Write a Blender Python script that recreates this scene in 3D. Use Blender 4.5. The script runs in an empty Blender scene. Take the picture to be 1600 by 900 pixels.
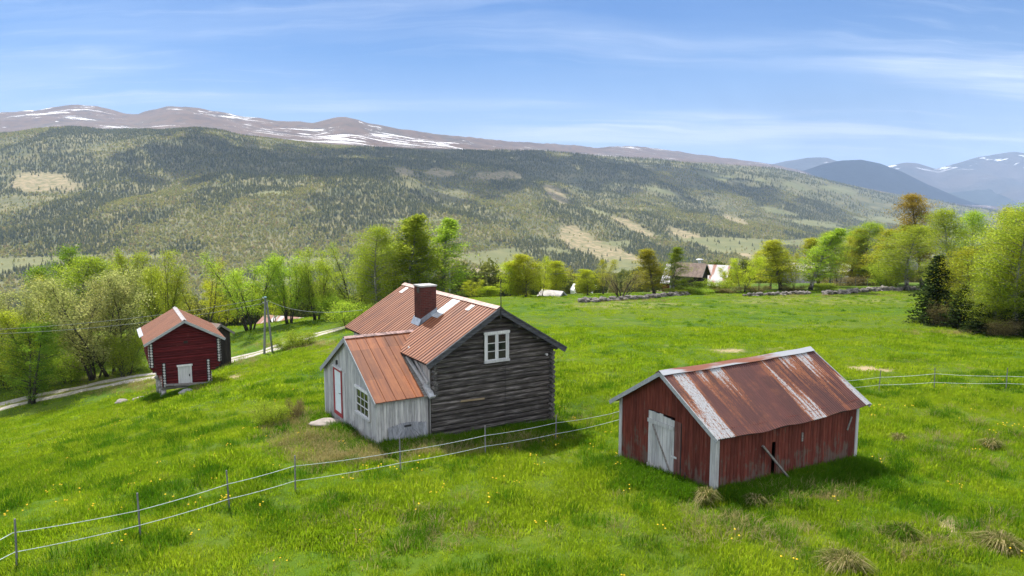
import bpy, bmesh, math, random
import numpy as np
from mathutils import Vector, Matrix, Euler
R = math.radians
SKY_V = .46
rng = np.random.default_rng(7)
random.seed(7)
sc = bpy.context.scene
COL = sc.collection

# ------------------------------------------------------------------ camera
CZ = 9.0                       # camera height above the foot of the red barn
F = 1150.0                     # focal length in pixels of the 1600x900 photograph
PITCH = math.atan(140.0 / F)
cam_d = bpy.data.cameras.new('camera'); cam_d.sensor_width = 36.0
cam_d.lens = 36.0 * F / 1600.0
cam_d.clip_start = 0.5; cam_d.clip_end = 90000.0
cam = bpy.data.objects.new('camera', cam_d); COL.objects.link(cam)
cam.location = (0, 0, CZ); cam.rotation_euler = (math.pi / 2 - PITCH, 0, 0)
sc.camera = cam

# ------------------------------------------------------------------ light
SUN_AZ, SUN_EL = R(-28), R(54)
SUN = Vector((math.sin(SUN_AZ) * math.cos(SUN_EL), math.cos(SUN_AZ) * math.cos(SUN_EL), math.sin(SUN_EL)))
sd = bpy.data.lights.new('sun', 'SUN'); sd.energy = 4.2; sd.angle = R(0.5); sd.color = (1.0, 0.95, 0.87)
so = bpy.data.objects.new('sun', sd); COL.objects.link(so)
so.rotation_euler = SUN.to_track_quat('Z', 'Y').to_euler(); so.location = (0, 0, 60)

sc.view_settings.view_transform = 'Standard'; sc.view_settings.look = 'None'
sc.view_settings.exposure = 1.14; sc.view_settings.gamma = 1.0; sc.view_settings.use_curve_mapping = False
cy = sc.cycles
cy.max_bounces = 6; cy.diffuse_bounces = 3; cy.glossy_bounces = 2; cy.transmission_bounces = 4
cy.transparent_max_bounces = 6; cy.volume_bounces = 0
cy.use_denoising = True; cy.denoiser = 'OPENIMAGEDENOISE'; cy.denoising_input_passes = 'RGB_ALBEDO_NORMAL'; cy.denoising_prefilter = 'NONE'
cy.use_adaptive_sampling = False
cy.caustics_reflective = False; cy.caustics_refractive = False

# ------------------------------------------------------------------ node helper
class NT:
    def __init__(s, tree): s.t = tree
    def add(s, typ, props=None, ins=None):
        n = s.t.nodes.new(typ)
        for k, v in (props or {}).items(): setattr(n, k, v)
        for k, v in (ins or {}).items():
            sk = n.inputs[k]
            if isinstance(v, bpy.types.NodeSocket): s.t.links.new(v, sk)
            elif isinstance(v, (tuple, list)) and sk.type == 'RGBA' and len(v) == 3: sk.default_value = (*v, 1)
            else: sk.default_value = v
        return n
    def noise(s, vec, scale, detail=4, rough=.55, dist=0.0):
        return s.add('ShaderNodeTexNoise', None, {'Vector': vec, 'Scale': scale, 'Detail': detail, 'Roughness': rough, 'Distortion': dist}).outputs['Fac']
    def math(s, op, a, b=0.0, clamp=False):
        return s.add('ShaderNodeMath', {'operation': op, 'use_clamp': clamp}, {0: a, 1: b}).outputs[0]
    def rng(s, v, a, b, c=0.0, d=1.0):
        return s.add('ShaderNodeMapRange', {'interpolation_type': 'SMOOTHSTEP'}, {0: v, 1: a, 2: b, 3: c, 4: d}).outputs[0]
    def mix(s, f, a, b, mode='MIX'):
        return s.add('ShaderNodeMix', {'data_type': 'RGBA', 'blend_type': mode}, {0: f, 6: a, 7: b}).outputs[2]
    def ramp(s, f, stops):
        n = s.add('ShaderNodeValToRGB', None, {0: f}); e = n.color_ramp.elements
        while len(e) < len(stops): e.new(.5)
        for el, (p, c) in zip(e, stops): el.position = p; el.color = (*c, 1)
        return n.outputs[0]
    def map(s, vec, scale=(1, 1, 1), rot=(0, 0, 0), loc=(0, 0, 0)):
        return s.add('ShaderNodeMapping', None, {'Vector': vec, 'Scale': scale, 'Rotation': rot, 'Location': loc}).outputs[0]
    def obj(s): return s.add('ShaderNodeTexCoord').outputs['Object']
    def geo(s, o): return s.add('ShaderNodeNewGeometry').outputs[o]
    def attr(s, name): return s.add('ShaderNodeAttribute', {'attribute_name': name}).outputs['Fac']
    def sep(s, v): return s.add('ShaderNodeSeparateXYZ', None, {0: v}).outputs
    def comb(s, x, y, z): return s.add('ShaderNodeCombineXYZ', None, {0: x, 1: y, 2: z}).outputs[0]
    def orand(s): return s.add('ShaderNodeObjectInfo').outputs['Random']
    def bump(s, h, strength=.4, dist=.05):
        return s.add('ShaderNodeBump', None, {'Height': h, 'Strength': strength, 'Distance': dist}).outputs[0]
    def hsv(s, c, h=.5, sat=1.0, v=1.0):
        return s.add('ShaderNodeHueSaturation', None, {'Color': c, 'Hue': h, 'Saturation': sat, 'Value': v}).outputs[0]

def material(name):
    m = bpy.data.materials.new(name); m.use_nodes = True
    m.node_tree.nodes.clear()
    n = NT(m.node_tree); out = n.add('ShaderNodeOutputMaterial')
    return m, n, out
def finish(n, out, color, rough=.8, normal=None, metallic=0.0, spec=.3):
    ins = {'Base Color': color, 'Roughness': rough, 'Metallic': metallic, 'Specular IOR Level': spec}
    if normal is not None: ins['Normal'] = normal
    b = n.add('ShaderNodeBsdfPrincipled', None, ins)
    n.t.links.new(b.outputs[0], out.inputs[0]); return b
def leaf_shader(n, out, color, tcolor, f=.45, rough=.6):
    d = n.add('ShaderNodeBsdfDiffuse', None, {'Color': color})
    t = n.add('ShaderNodeBsdfTranslucent', None, {'Color': tcolor})
    m = n.add('ShaderNodeMixShader', None, {0: f, 1: d.outputs[0], 2: t.outputs[0]})
    n.t.links.new(m.outputs[0], out.inputs[0])

# ------------------------------------------------------------------ sky
w = bpy.data.worlds.new('World'); sc.world = w; w.use_nodes = True
w.node_tree.nodes.clear(); n = NT(w.node_tree)
sky = n.add('ShaderNodeTexSky', {'sky_type': 'NISHITA', 'sun_disc': False, 'sun_elevation': SUN_EL, 'sun_rotation': SUN_AZ,
                                 'air_density': 1.0, 'dust_density': 0.3, 'ozone_density': 3.0, 'altitude': 600.0})
gen = n.add('ShaderNodeTexCoord').outputs['Generated']
x, y, z = n.sep(gen)
zz = n.math('ADD', n.math('MAXIMUM', z, 0.0), 0.10)
pv = n.comb(n.math('DIVIDE', x, zz), n.math('DIVIDE', y, zz), 0.0)
wrp = n.noise(pv, .55, 4, .55)
v0 = n.add('ShaderNodeVectorMath', {'operation': 'ADD'}, {0: pv, 1: n.comb(n.math('MULTIPLY', wrp, .5), n.math('MULTIPLY', wrp, .9), 0.0)}).outputs[0]
c1 = n.noise(n.map(v0, (.34, 1.55, 1), (0, 0, R(10)), (.0, .35, 0)), 1.05, 6, .52, .35)      # long wisps
c2 = n.noise(n.map(pv, (.30, .55, 1), (0, 0, R(-8)), (0.4, 2.6, 0)), .8, 2, .5, .2)          # where they gather
c3 = n.noise(n.map(v0, (.9, 5.2, 1), (0, 0, R(7)), (.3, 5.2, 0)), 1.5, 6, .62, .5)           # fine fibres
side = n.rng(x, -.40, .25, .55, 1.45)
cl = n.math('MULTIPLY', n.math('MULTIPLY', n.rng(c1, .40, .74), n.rng(c2, .36, .58)), side)
cl = n.math('ADD', n.math('MULTIPLY', cl, n.rng(c3, .25, .70, .60, 1.0)), n.math('MULTIPLY', n.math('MULTIPLY', n.rng(c3, .48, .80), n.rng(c2, .38, .58)), .32), True)
low = n.rng(z, -.02, .22, .46, 0.0)                         # thin veil towards the skyline
cl = n.math('ADD', n.math('MULTIPLY', cl, .95), low, True)
# bank of bright cloud added behind the camera and overhead, unseen, as fill light
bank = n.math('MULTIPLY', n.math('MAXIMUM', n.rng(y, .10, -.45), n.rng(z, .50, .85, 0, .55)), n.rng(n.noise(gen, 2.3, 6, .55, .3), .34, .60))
skc = n.mix(1.0, n.hsv(sky.outputs[0], .5, 1.30, SKY_V), (0.74, 0.98, 1.24), 'MULTIPLY')
col = n.mix(cl, skc, (4.9, 5.5, 6.5))
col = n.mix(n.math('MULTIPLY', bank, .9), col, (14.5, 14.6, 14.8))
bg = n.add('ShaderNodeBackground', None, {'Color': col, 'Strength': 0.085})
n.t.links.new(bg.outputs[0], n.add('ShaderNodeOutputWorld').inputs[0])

# ------------------------------------------------------------------ pixel <-> place
cp, sp_ = math.cos(PITCH), math.sin(PITCH)
def ray(px, py):
    """direction per metre of world Y of the photograph's pixel: (X/Y, dz/Y)"""
    den = cp * F + sp_ * (450 - py)
    return (px - 800) / den, (-sp_ * F + cp * (450 - py)) / den
def at(px, py, Y):
    u, s = ray(px, py); return Vector((u * Y, Y, CZ + s * Y))

def tag(o, label=None, cat=None, group=None, kind=None):
    if label: o['label'] = label
    if cat: o['category'] = cat
    if group: o['group'] = group
    if kind: o['kind'] = kind
    return o

# ------------------------------------------------------------------ value noise in numpy
def _hash(ix, iy, seed):
    h = (ix.astype(np.int64) * 374761393 + iy.astype(np.int64) * 668265263 + seed * 1274126177) & 0xffffffff
    h = ((h ^ (h >> 13)) * 1274126177) & 0xffffffff
    return ((h ^ (h >> 16)) & 0xffff) / 65535.0
def vnoise(x, y, seed=0):
    ix, iy = np.floor(x), np.floor(y); fx, fy = x - ix, y - iy
    fx = fx * fx * (3 - 2 * fx); fy = fy * fy * (3 - 2 * fy)
    a = _hash(ix, iy, seed); b = _hash(ix + 1, iy, seed); c = _hash(ix, iy + 1, seed); d = _hash(ix + 1, iy + 1, seed)
    return (a * (1 - fx) + b * fx) * (1 - fy) + (c * (1 - fx) + d * fx) * fy - .5
def fbm(x, y, oct=4, seed=0, gain=.5):
    s = 0; a = 1.0
    for k in range(oct):
        s = s + a * vnoise(x * 2 ** k + 17.3 * k, y * 2 ** k - 9.1 * k, seed + k); a *= gain
    return s
def smooth(x, a, b):
    t = np.clip((x - a) / (b - a), 0, 1); return t * t * (3 - 2 * t)
# ------------------------------------------------------------------ terrain heights (world z)
def near_h(X, Y):
    z = -(7.44 + .06 * Y)
    a = (-11 - X) / 2.5
    drop = .255 * 2.5 * np.log1p(np.exp(np.clip(a, -40, 40)))
    z = z - drop * smooth(Y, 8, 30) * (1 - .45 * smooth(Y, 62, 92)) * (1 - .35 * smooth(-X, 35, 70))
    Ye = 93 + .40 * np.clip(X, -20, 64)
    t = np.maximum(0, Y - Ye)
    z = z - (.115 - .05 * smooth(X, 20, 60)) * t * t / (t + 35)
    return z
SK_S = np.array([(-300, 210), (0, 205), (100, 204), (200, 201), (300, 205), (400, 213), (500, 223), (600, 229), (700, 233), (800, 236), (900, 241), (1000, 247),
                 (1100, 253), (1210, 262), (1300, 283), (1400, 303), (1500, 322), (1600, 335), (1900, 345)], float)
SK_T = np.array([(-300, 185), (-60, 182), (0, 176), (60, 170), (100, 164), (125, 162), (160, 167), (190, 175), (215, 178), (235, 171), (262, 165), (290, 165), (330, 172),
                 (370, 179), (430, 187), (490, 191), (520, 184), (540, 182), (560, 185), (575, 191), (620, 200), (680, 208), (740, 215), (800, 221), (850, 223),
                 (900, 227), (930, 231), (955, 228), (985, 228), (1020, 231), (1070, 238), (1130, 246), (1200, 255), (1260, 268), (1300, 290), (1400, 312), (1900, 350)], float)
_sU, _sS = ray(SK_S[:, 0], SK_S[:, 1]); _tU, _tS = ray(SK_T[:, 0], SK_T[:, 1])
def far_h(u, Y, detail=True):
    """far valley side: foot, forested flank, shoulder, bare mountain; u = X / Y"""
    Yf = 1500 + 700 * smooth(u, -.2, .3) + 1200 * smooth(u, .3, .7)
    Ys = 4500 + 2200 * smooth(u, -.2, .35) + 2500 * smooth(u, .35, .7)
    Yt = Ys * 1.55
    zs = np.interp(u, _sU, _sS) * Ys; zt = np.interp(u, _tU, _tS) * Yt
    zf = -195.0
    t = np.clip((Y - Yf) / (Ys - Yf), 0, 1)
    flank = zf + (zs - zf) * (t + .10 * np.sin(t * 2 * np.pi) * -.6)
    t2 = np.clip((Y - Ys) / (Yt - Ys), 0, 1)
    up = zs + (zt - zs) * (.25 * t2 + .75 * t2 * t2)
    t3 = np.maximum(0, Y - Yt)
    z = np.where(Y < Ys, flank, up) - t3 * .12
    z = np.where(Y < Yf, zf, z)
    if detail:
        X = u * Y
        m = smooth(t, .02, .35) * (1 - smooth(t, .7, 1.0) * .93) * (1 - smooth(t2, .0, .3))
        z = z + m * (95 * fbm(X / 900, Y / 1300, 3, 5) + 45 * fbm(X / 260, Y / 300, 3, 9))
        z = z + smooth(t2, .05, .5) * (1 - smooth(t2, .8, 1.0)) * 60 * fbm(X / 700, Y / 700, 3, 15)
        z = z + smooth(t2, .5, 1) * (10 * fbm(X / 150, Y / 300, 3, 33))
        z = z + (1 - smooth(t, 0, .15)) * (14 * fbm(X / 300, Y / 300, 2, 21))
    return z
def ground_rel(X, Y):
    X = np.asarray(X, float); Y = np.asarray(Y, float)
    zn = near_h(X, Y)
    Yp = np.maximum(Y, 1.0); u = np.clip(X / Yp, -1.6, 1.6)
    k = 14.0; big = Y > 300; z = zn
    if big.any():
        zf = np.where(big, far_h(u, Yp), -400.0)
        z = np.where(big, np.logaddexp(np.clip(zn, -4000, 0) / k, zf / k) * k, zn)
    dn = np.clip((Y - 120) / 400, 0, 1)
    if (dn > 0).any(): z = z + np.where(Y < 1400, dn * 8 * fbm(X / 160, Y / 160, 3, 41), 0)
    # field hummocks
    nearw = (1 - smooth(Y, 90, 200))
    z = z + nearw * (.40 * fbm(X / 14, Y / 14, 2, 3) + .16 * fbm(X / 2.2, Y / 2.2, 2, 11)
                     + (1 - smooth(Y, 45, 80)) * .10 * fbm(X / .7, Y / .7, 2, 13))
    return z
def gz(X, Y): return float(ground_rel(X, Y)) + CZ
def G(px, py):
    """point of the ground seen at this pixel of the photograph"""
    u, s = ray(px, py); Y = np.geomspace(8.0, 290.0, 220)
    for _ in range(2):
        f = s * Y - ground_rel(u * Y, Y); i = int(np.argmax(f < 0)); i = max(i, 1)
        Y = np.linspace(Y[i - 1], Y[i], 24)
    y = float(Y[0]); f = s * Y - ground_rel(u * Y, Y); i = max(1, int(np.argmax(f < 0))); y = float(Y[i])
    return Vector((u * y, y, CZ + s * y))
def col_at(px, Y):
    """ground point in the photograph column px at depth Y"""
    u = (px - 800) / (F * 1.005)
    return Vector((u * Y, Y, gz(u * Y, Y)))

# clearings on the far flank: (px, py, radius px x, radius px y, tilt) given where they are seen, then fixed to the hillside
CLEAR = [(770, 276, 46, 9, .03), (690, 270, 26, 6, .1), (905, 375, 34, 18, .5), (950, 395, 55, 15, .42), (985, 408, 34, 12, .3), (870, 307, 24, 9, .75), (70, 287, 68, 17, .06),
         (1090, 375, 60, 8, .35), (985, 352, 40, 6, .45), (630, 268, 22, 5, .3), (1150, 345, 26, 5, .3), (720, 402, 28, 7, .1), (755, 425, 40, 6, 0), (1180, 400, 40, 8, .2)]
MEADOW = [(1120, 276, 34, 5, .15), (1190, 283, 22, 4, .2), (1245, 292, 28, 5, .25), (1310, 297, 30, 5, .2), (1215, 330, 40, 5, .2), (1040, 300, 30, 4, .2),
          (640, 345, 60, 3, .0), (420, 302, 50, 3, -.08), (1280, 350, 50, 6, .1), (1390, 345, 60, 6, .1), (930, 330, 30, 4, .3)]
def blobs(lst, px, py, X, Y):
    v = np.zeros_like(px)
    wob = .55 * fbm(X / 140, Y / 200, 4, 77)
    for (cx, cyy, rx, ry, t) in lst:
        dx, dy = px - cx, py - cyy
        c, s = math.cos(t), math.sin(t)
        d = ((dx * c + dy * s) / rx) ** 2 + ((-dx * s + dy * c) / ry) ** 2
        v = np.maximum(v, 1 - smooth(np.sqrt(d) + wob, .75, 1.1))
    return v
def project(X, Y, z):
    dz = z - CZ
    dep = Y * cp - dz * sp_
    return 800 + F * X / dep, 450 - F * (dz * cp + Y * sp_) / dep

def grid_mesh(name, V, nr, na, wrap, mat_):
    """V: (nr*na,3) -> one mesh"""
    i = np.arange(nr - 1)[:, None]; j = np.arange(na if wrap else na - 1)[None, :]
    j2 = (j + 1) % na
    q = np.stack([i * na + j, i * na + j2, (i + 1) * na + j2, (i + 1) * na + j], -1).reshape(-1, 4)
    me = bpy.data.meshes.new(name)
    me.vertices.add(len(V)); me.vertices.foreach_set('co', V.astype(np.float32).ravel())
    me.loops.add(q.size); me.loops.foreach_set('vertex_index', q.astype(np.int32).ravel())
    me.polygons.add(len(q)); me.polygons.foreach_set('loop_start', np.arange(0, q.size, 4, dtype=np.int32))
    me.polygons.foreach_set('use_smooth', np.ones(len(q), bool))
    me.update(); me.validate()
    me.materials.append(mat_)
    o = bpy.data.objects.new(name, me); COL.objects.link(o); return o
def set_attr(me, name, arr):
    a = me.attributes.new(name, 'FLOAT', 'POINT'); a.data.foreach_set('value', np.asarray(arr, np.float32).ravel())

# ---- ground material
def ground_material():
    m, n, out = material('meadow_and_hillside')
    P = n.geo('Position')
    g1 = n.noise(P, .07, 3, .5); g2 = n.noise(P, .45, 4, .6, .3); g3 = n.noise(P, 3.2, 4, .65); g4 = n.noise(n.map(P, (1, 1, 1), (0, 0, 0), (30, 9, 0)), .16, 4, .6, .6)
    grass = n.ramp(g2, [(.30, (.030, .070, .005)), (.50, (.056, .108, .006)), (.70, (.088, .132, .009))])  # darkened tones put the shade between grass blades into the ground colour
    grass = n.mix(n.rng(g1, .40, .62), grass, n.mix(n.rng(g3, .3, .7), (.090, .122, .010), (.056, .098, .007)))
    grass = n.mix(n.math('MULTIPLY', n.rng(g3, .55, .75), .35), grass, (.050, .090, .010))
    grass = n.mix(n.math('MULTIPLY', n.rng(g4, .60, .74), .6), grass, (.22, .22, .06))
    dry = n.mix(n.rng(g3, .35, .65), (.34, .27, .14), (.20, .17, .06))
    grass = n.mix(n.math('MULTIPLY', n.math('MULTIPLY', n.attr('dry'), n.rng(g2, .30, .65)), .75), grass, dry)
    bare = n.mix(n.rng(g3, .3, .7), (.40, .31, .19), (.28, .22, .12))
    grass = n.mix(n.math('MULTIPLY', n.attr('bare'), n.rng(g3, .30, .55)), grass, bare)
    # woods floor, clearings, bare mountain
    f1 = n.noise(P, .012, 5, .6); f2 = n.noise(P, .05, 4, .6)
    floor = n.mix(n.rng(f1, .35, .65), (.085, .092, .036), (.165, .150, .062))
    clear = n.mix(n.rng(f2, .35, .65), (.30, .235, .13), (.155, .145, .06))
    meadow = n.mix(n.rng(f1, .3, .7), (.175, .170, .068), (.120, .130, .048))
    a1 = n.noise(P, .0022, 6, .6, .3); a2 = n.noise(P, .015, 5, .6)
    alp = n.ramp(a1, [(.30, (.080, .056, .038)), (.50, (.140, .092, .060)), (.68, (.105, .085, .060))])
    alp = n.mix(n.math('MULTIPLY', n.rng(a2, .48, .66), .75), alp, (.060, .050, .044))
    sn = n.noise(n.map(P, (.0026, .0125, .009), (0, 0, R(-14))), 1.0, 8, .74, .45)
    sn2 = n.noise(P, .0011, 2, .5)
    snow = n.rng(n.math('ADD', sn, n.math('MULTIPLY', n.math('SUBTRACT', sn2, .5), .55)), .606, .630)
    alp = n.mix(n.math('MULTIPLY', snow, n.attr('snow')), alp, (.86, .87, .90))
    c = n.mix(n.attr('wood'), grass, floor)
    c = n.mix(n.attr('clear'), c, clear); c = n.mix(n.attr('meadow'), c, meadow); c = n.mix(n.attr('alpine'), c, alp)
    bm = n.bump(n.noise(P, 5.0, 3, .6), .35, .12)
    finish(n, out, c, .95, bm, spec=.1)
    return m
GROUND_M = ground_material()

ang = np.concatenate([np.linspace(-49, 49, 330, endpoint=False), np.linspace(49, 311, 54, endpoint=False)])
ang = np.radians(ang)
rr = [3.0, 6.0, 9.0]
r_ = 11.0
while r_ < 22500: rr.append(r_); r_ *= 1.0115 if r_ < 140 else 1.0135
rr = np.array(rr)
A, RR = np.meshgrid(ang, rr)
X = (RR * np.sin(A)).ravel(); Y = (RR * np.cos(A)).ravel()
Z = ground_rel(X, Y) + CZ
Z = np.where(Y < 0, np.minimum(Z, near_h(X, np.zeros_like(Y)) + CZ + .02 * Y), Z)
# the centre of the fan
V = np.stack([X, Y, Z], -1)
ground = grid_mesh('ground', V, len(rr), len(ang), True, GROUND_M); tag(ground, kind='structure')
px_, py_ = project(X, np.maximum(Y, 1), Z)
uu = np.clip(X / np.maximum(Y, 1), -1.6, 1.6)
def flank_t(u, Y):
    Yf = 1500 + 700 * smooth(u, -.2, .3) + 1200 * smooth(u, .3, .7)
    Ys = 4500 + 2200 * smooth(u, -.2, .35) + 2500 * smooth(u, .35, .7)
    return (Y - Yf) / (Ys - Yf)
ft = flank_t(uu, Y)
tl = ft + .12 * fbm(X / 500, Y / 700, 4, 55)
alpine = smooth(tl, .93, 1.04); wood = smooth(Y, 150, 230)
cl_ = blobs(CLEAR, px_, py_, X, Y) * (Y > 900) * (ft < 1); md = blobs(MEADOW, px_, py_, X, Y) * (Y > 900) * (ft < 1)
pf = smooth(fbm(X / 420, Y / 420, 3, 61), .12, .2) * (ft < .12) * (Y > 700)   # fields on the valley floor
md = np.maximum(md, pf)
me = ground.data
for k_, v_ in (('alpine', alpine), ('wood', wood), ('clear', cl_ * (1 - alpine)), ('meadow', md * (1 - alpine))): set_attr(me, k_, v_)
set_attr(me, 'snow', smooth(ft, 1.12, 1.35) * (Y > 2000) * (1 - .35 * smooth(uu, -.1, .2)))
near = Y < 160
dryv = np.zeros_like(X); barev = np.zeros_like(X)
def blob(px, py, rx, ry, wgt=1.0, nz=.5):
    d = np.sqrt(((px_ - px) / rx) ** 2 + ((py_ - py) / ry) ** 2) + nz * fbm(X / 1.5, Y / 1.5, 3, 91)
    return wgt * (1 - smooth(d, .6, 1.15)) * near * (Y > 5)
for b_ in ((505, 690, 75, 42), (450, 655, 60, 22), (560, 712, 70, 18), (640, 700, 120, 14), (790, 690, 90, 12), (520, 540, 70, 9, .5), (190, 595, 90, 10, .8),
           (370, 592, 40, 12, .5), (1290, 470, 190, 7, .5), (980, 476, 110, 7, .7), (880, 640, 50, 10, .5), (1500, 520, 120, 7, .8), (1240, 850, 60, 20, .3),
           (460, 535, 60, 10, .7), (290, 600, 60, 14, .8), (560, 640, 60, 10, .4)):
    dryv = np.maximum(dryv, blob(*b_))
for b_ in ((1350, 576, 34, 5), (1385, 578, 20, 4, .8), (1140, 548, 26, 3.5, .9), (1480, 825, 22, 18), (370, 590, 14, 4), (500, 650, 40, 7, .9), (1180, 560, 20, 3, .6), (1240, 545, 60, 4, .35),
           (1300, 850, 16, 5, .8), (330, 760, 26, 6, .35), (960, 560, 30, 3, .3), (1120, 780, 26, 5, .6), (1230, 770, 60, 6, .4)):
    barev = np.maximum(barev, blob(*b_))
set_attr(me, 'dry', dryv); set_attr(me, 'bare', barev)

# ---- distant mountains and the dark wooded hill, each its own body
def mountain_material(name, c1, c2, snow_t, snow_on):
    m, n, out = material(name); P = n.geo('Position')
    c = n.mix(n.rng(n.noise(P, .0012, 6, .6, .3), .35, .65), c1, c2)
    if snow_on:
        s = n.noise(n.map(P, (.0016, .0052, .0042)), 1.0, 7, .6, .3)
        z = n.sep(P)[2]
        c = n.mix(n.math('MULTIPLY', n.rng(s, snow_t, snow_t + .025), n.rng(z, 520, 760)), c, (.85, .87, .90))
    finish(n, out, c, .95, n.bump(n.noise(P, .01, 5, .6), .6, 30.0), spec=.1); return m
def ridge(name, prof, Yc, half, mat_, seed, rough):
    prof = np.array(prof, float); U, S = ray(prof[:, 0], prof[:, 1])
    us = np.linspace(U[0], U[-1], 220); ts = np.linspace(-1, 1, 60)
    UU, TT = np.meshgrid(us, ts)
    Y = Yc + TT * half; top = np.interp(UU, U, S) * Yc
    base = -320.0
    shp = np.where(TT < 0, (1 + TT) ** 1.25, (1 - TT))
    X = UU * (Yc + TT * half * .6)
    nz = fbm(X / 1400, Y / 1400, 5, seed) * rough * (shp * (1 - shp) * 4 * .8 + .06)
    Z = base + (top - base) * shp + nz + CZ
    o = grid_mesh(name, np.stack([X, Y, Z], -1).reshape(-1, 3), 60, 220, False, mat_)
    tag(o, kind='structure'); return o
M_BARE = mountain_material('far_mountain_heath', (.095, .080, .062), (.050, .052, .042), .600, True)
M_WOOD = mountain_material('far_hill_woods', (.016, .026, .018), (.026, .036, .022), .5, False)
ridge('hill', [(1130, 330), (1200, 292), (1250, 268), (1285, 256), (1315, 250), (1345, 249), (1375, 255), (1410, 268), (1450, 288), (1500, 309), (1560, 330), (1640, 340)], 12000, 2600, M_WOOD, 3, 160)
ridge('mountain', [(1080, 300), (1150, 268), (1195, 256), (1225, 250), (1262, 246), (1292, 247), (1310, 252), (1345, 262), (1380, 258), (1415, 251), (1432, 252), (1462, 262), (1500, 252),
                   (1530, 243), (1560, 238), (1585, 235), (1610, 238), (1680, 226), (1800, 240), (2000, 260)], 16500, 3500, M_BARE, 8, 420)
ridge('mountain', [(1300, 322), (1400, 312), (1470, 302), (1520, 296), (1600, 290), (1700, 280), (1900, 280)], 14500, 2500, M_WOOD, 12, 260)
# ------------------------------------------------------------------ far woods (nobody could count them): instanced on points of the real hillside
def source(name, bm, m):
    bm.verts.ensure_lookup_table(); bm.verts.index_update()
    V = np.array([v.co[:] for v in bm.verts]); Fc = [[v.index for v in f.verts] for f in bm.faces]
    fa = bm.faces.layers.float.get('tint'); T = [f[fa] for f in bm.faces] if fa else [.5] * len(Fc)
    bm.free(); return V, Fc, m, T
def inst_object(name, pts, scl, src_list, label, cat=None, xy=None, pick=None, tilt=.06):
    """one 'stuff' object: its loose points carry randomly turned copies of the small shapes kept in the same mesh"""
    me = bpy.data.meshes.new(name); SV = []; SF = []; sid = []; base = 0; mats = []; mi = []; tint = []
    for i, (V_, Fc, m_, T_) in enumerate(src_list):
        SV.append(V_); SF += [[k + base for k in f] for f in Fc]; sid += [i] * len(V_); base += len(V_)
        if m_ not in mats: mats.append(m_)
        mi += [mats.index(m_)] * len(Fc); tint += T_
    nP = len(pts)
    me.from_pydata(np.concatenate(SV + [np.asarray(pts)]).tolist(), [], SF)
    for m_ in mats: me.materials.append(m_)
    me.polygons.foreach_set('material_index', np.array(mi, np.int32))
    ta = me.attributes.new('tint', 'FLOAT', 'FACE'); ta.data.foreach_set('value', np.array(tint, np.float32))
    z0 = np.zeros(base)
    ka = me.attributes.new('src', 'INT', 'POINT'); ka.data.foreach_set('value', np.array(sid + [-1] * nP, np.int32))
    kk = me.attributes.new('pick', 'INT', 'POINT')
    kk.data.foreach_set('value', np.concatenate([z0, rng.integers(0, len(src_list), nP) if pick is None else pick]).astype(np.int32))
    set_attr(me, 'scl', np.concatenate([z0, scl])); set_attr(me, 'turn', np.concatenate([z0, rng.uniform(0, 6.283, nP)]))
    set_attr(me, 'tx', np.concatenate([z0, rng.normal(0, tilt, nP)]))
    set_attr(me, 'wid', np.concatenate([z0, np.ones(nP) if xy is None else xy]))
    o = bpy.data.objects.new(name, me); COL.objects.link(o)
    ng = bpy.data.node_groups.new(name + '_nodes', 'GeometryNodeTree')
    ng.interface.new_socket('Geometry', in_out='INPUT', socket_type='NodeSocketGeometry')
    ng.interface.new_socket('Geometry', in_out='OUTPUT', socket_type='NodeSocketGeometry')
    N = NT(ng); gi = N.add('NodeGroupInput'); go = N.add('NodeGroupOutput')
    na = lambda nm, t='FLOAT': N.add('GeometryNodeInputNamedAttribute', {'data_type': t}, {'Name': nm}).outputs[0]
    join = N.add('GeometryNodeJoinGeometry')
    rot = N.add('ShaderNodeCombineXYZ', None, {0: na('tx'), 2: na('turn')}).outputs[0]
    s = na('scl'); sx = N.math('MULTIPLY', s, na('wid'))
    sv = N.add('ShaderNodeCombineXYZ', None, {0: sx, 1: sx, 2: s}).outputs[0]
    pk = na('pick', 'INT'); sr = na('src', 'INT')
    eq = lambda a_, b_: N.add('FunctionNodeCompare', {'data_type': 'INT', 'operation': 'EQUAL'}, {2: a_, 3: b_}).outputs[0]
    sepg = lambda sel: N.add('GeometryNodeSeparateGeometry', {'domain': 'POINT'}, {'Geometry': gi.outputs[0], 'Selection': sel}).outputs[0]
    ptsg = sepg(eq(sr, -1))
    for i in range(len(src_list)):
        ip = N.add('GeometryNodeInstanceOnPoints', None, {'Points': ptsg, 'Selection': eq(pk, i), 'Instance': sepg(eq(sr, i)), 'Rotation': rot, 'Scale': sv})
        ng.links.new(ip.outputs[0], join.inputs[0])
    ng.links.new(join.outputs[0], go.inputs[0])
    md_ = o.modifiers.new('scatter', 'NODES'); md_.node_group = ng
    tag(o, label, cat, kind='stuff'); return o

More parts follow.
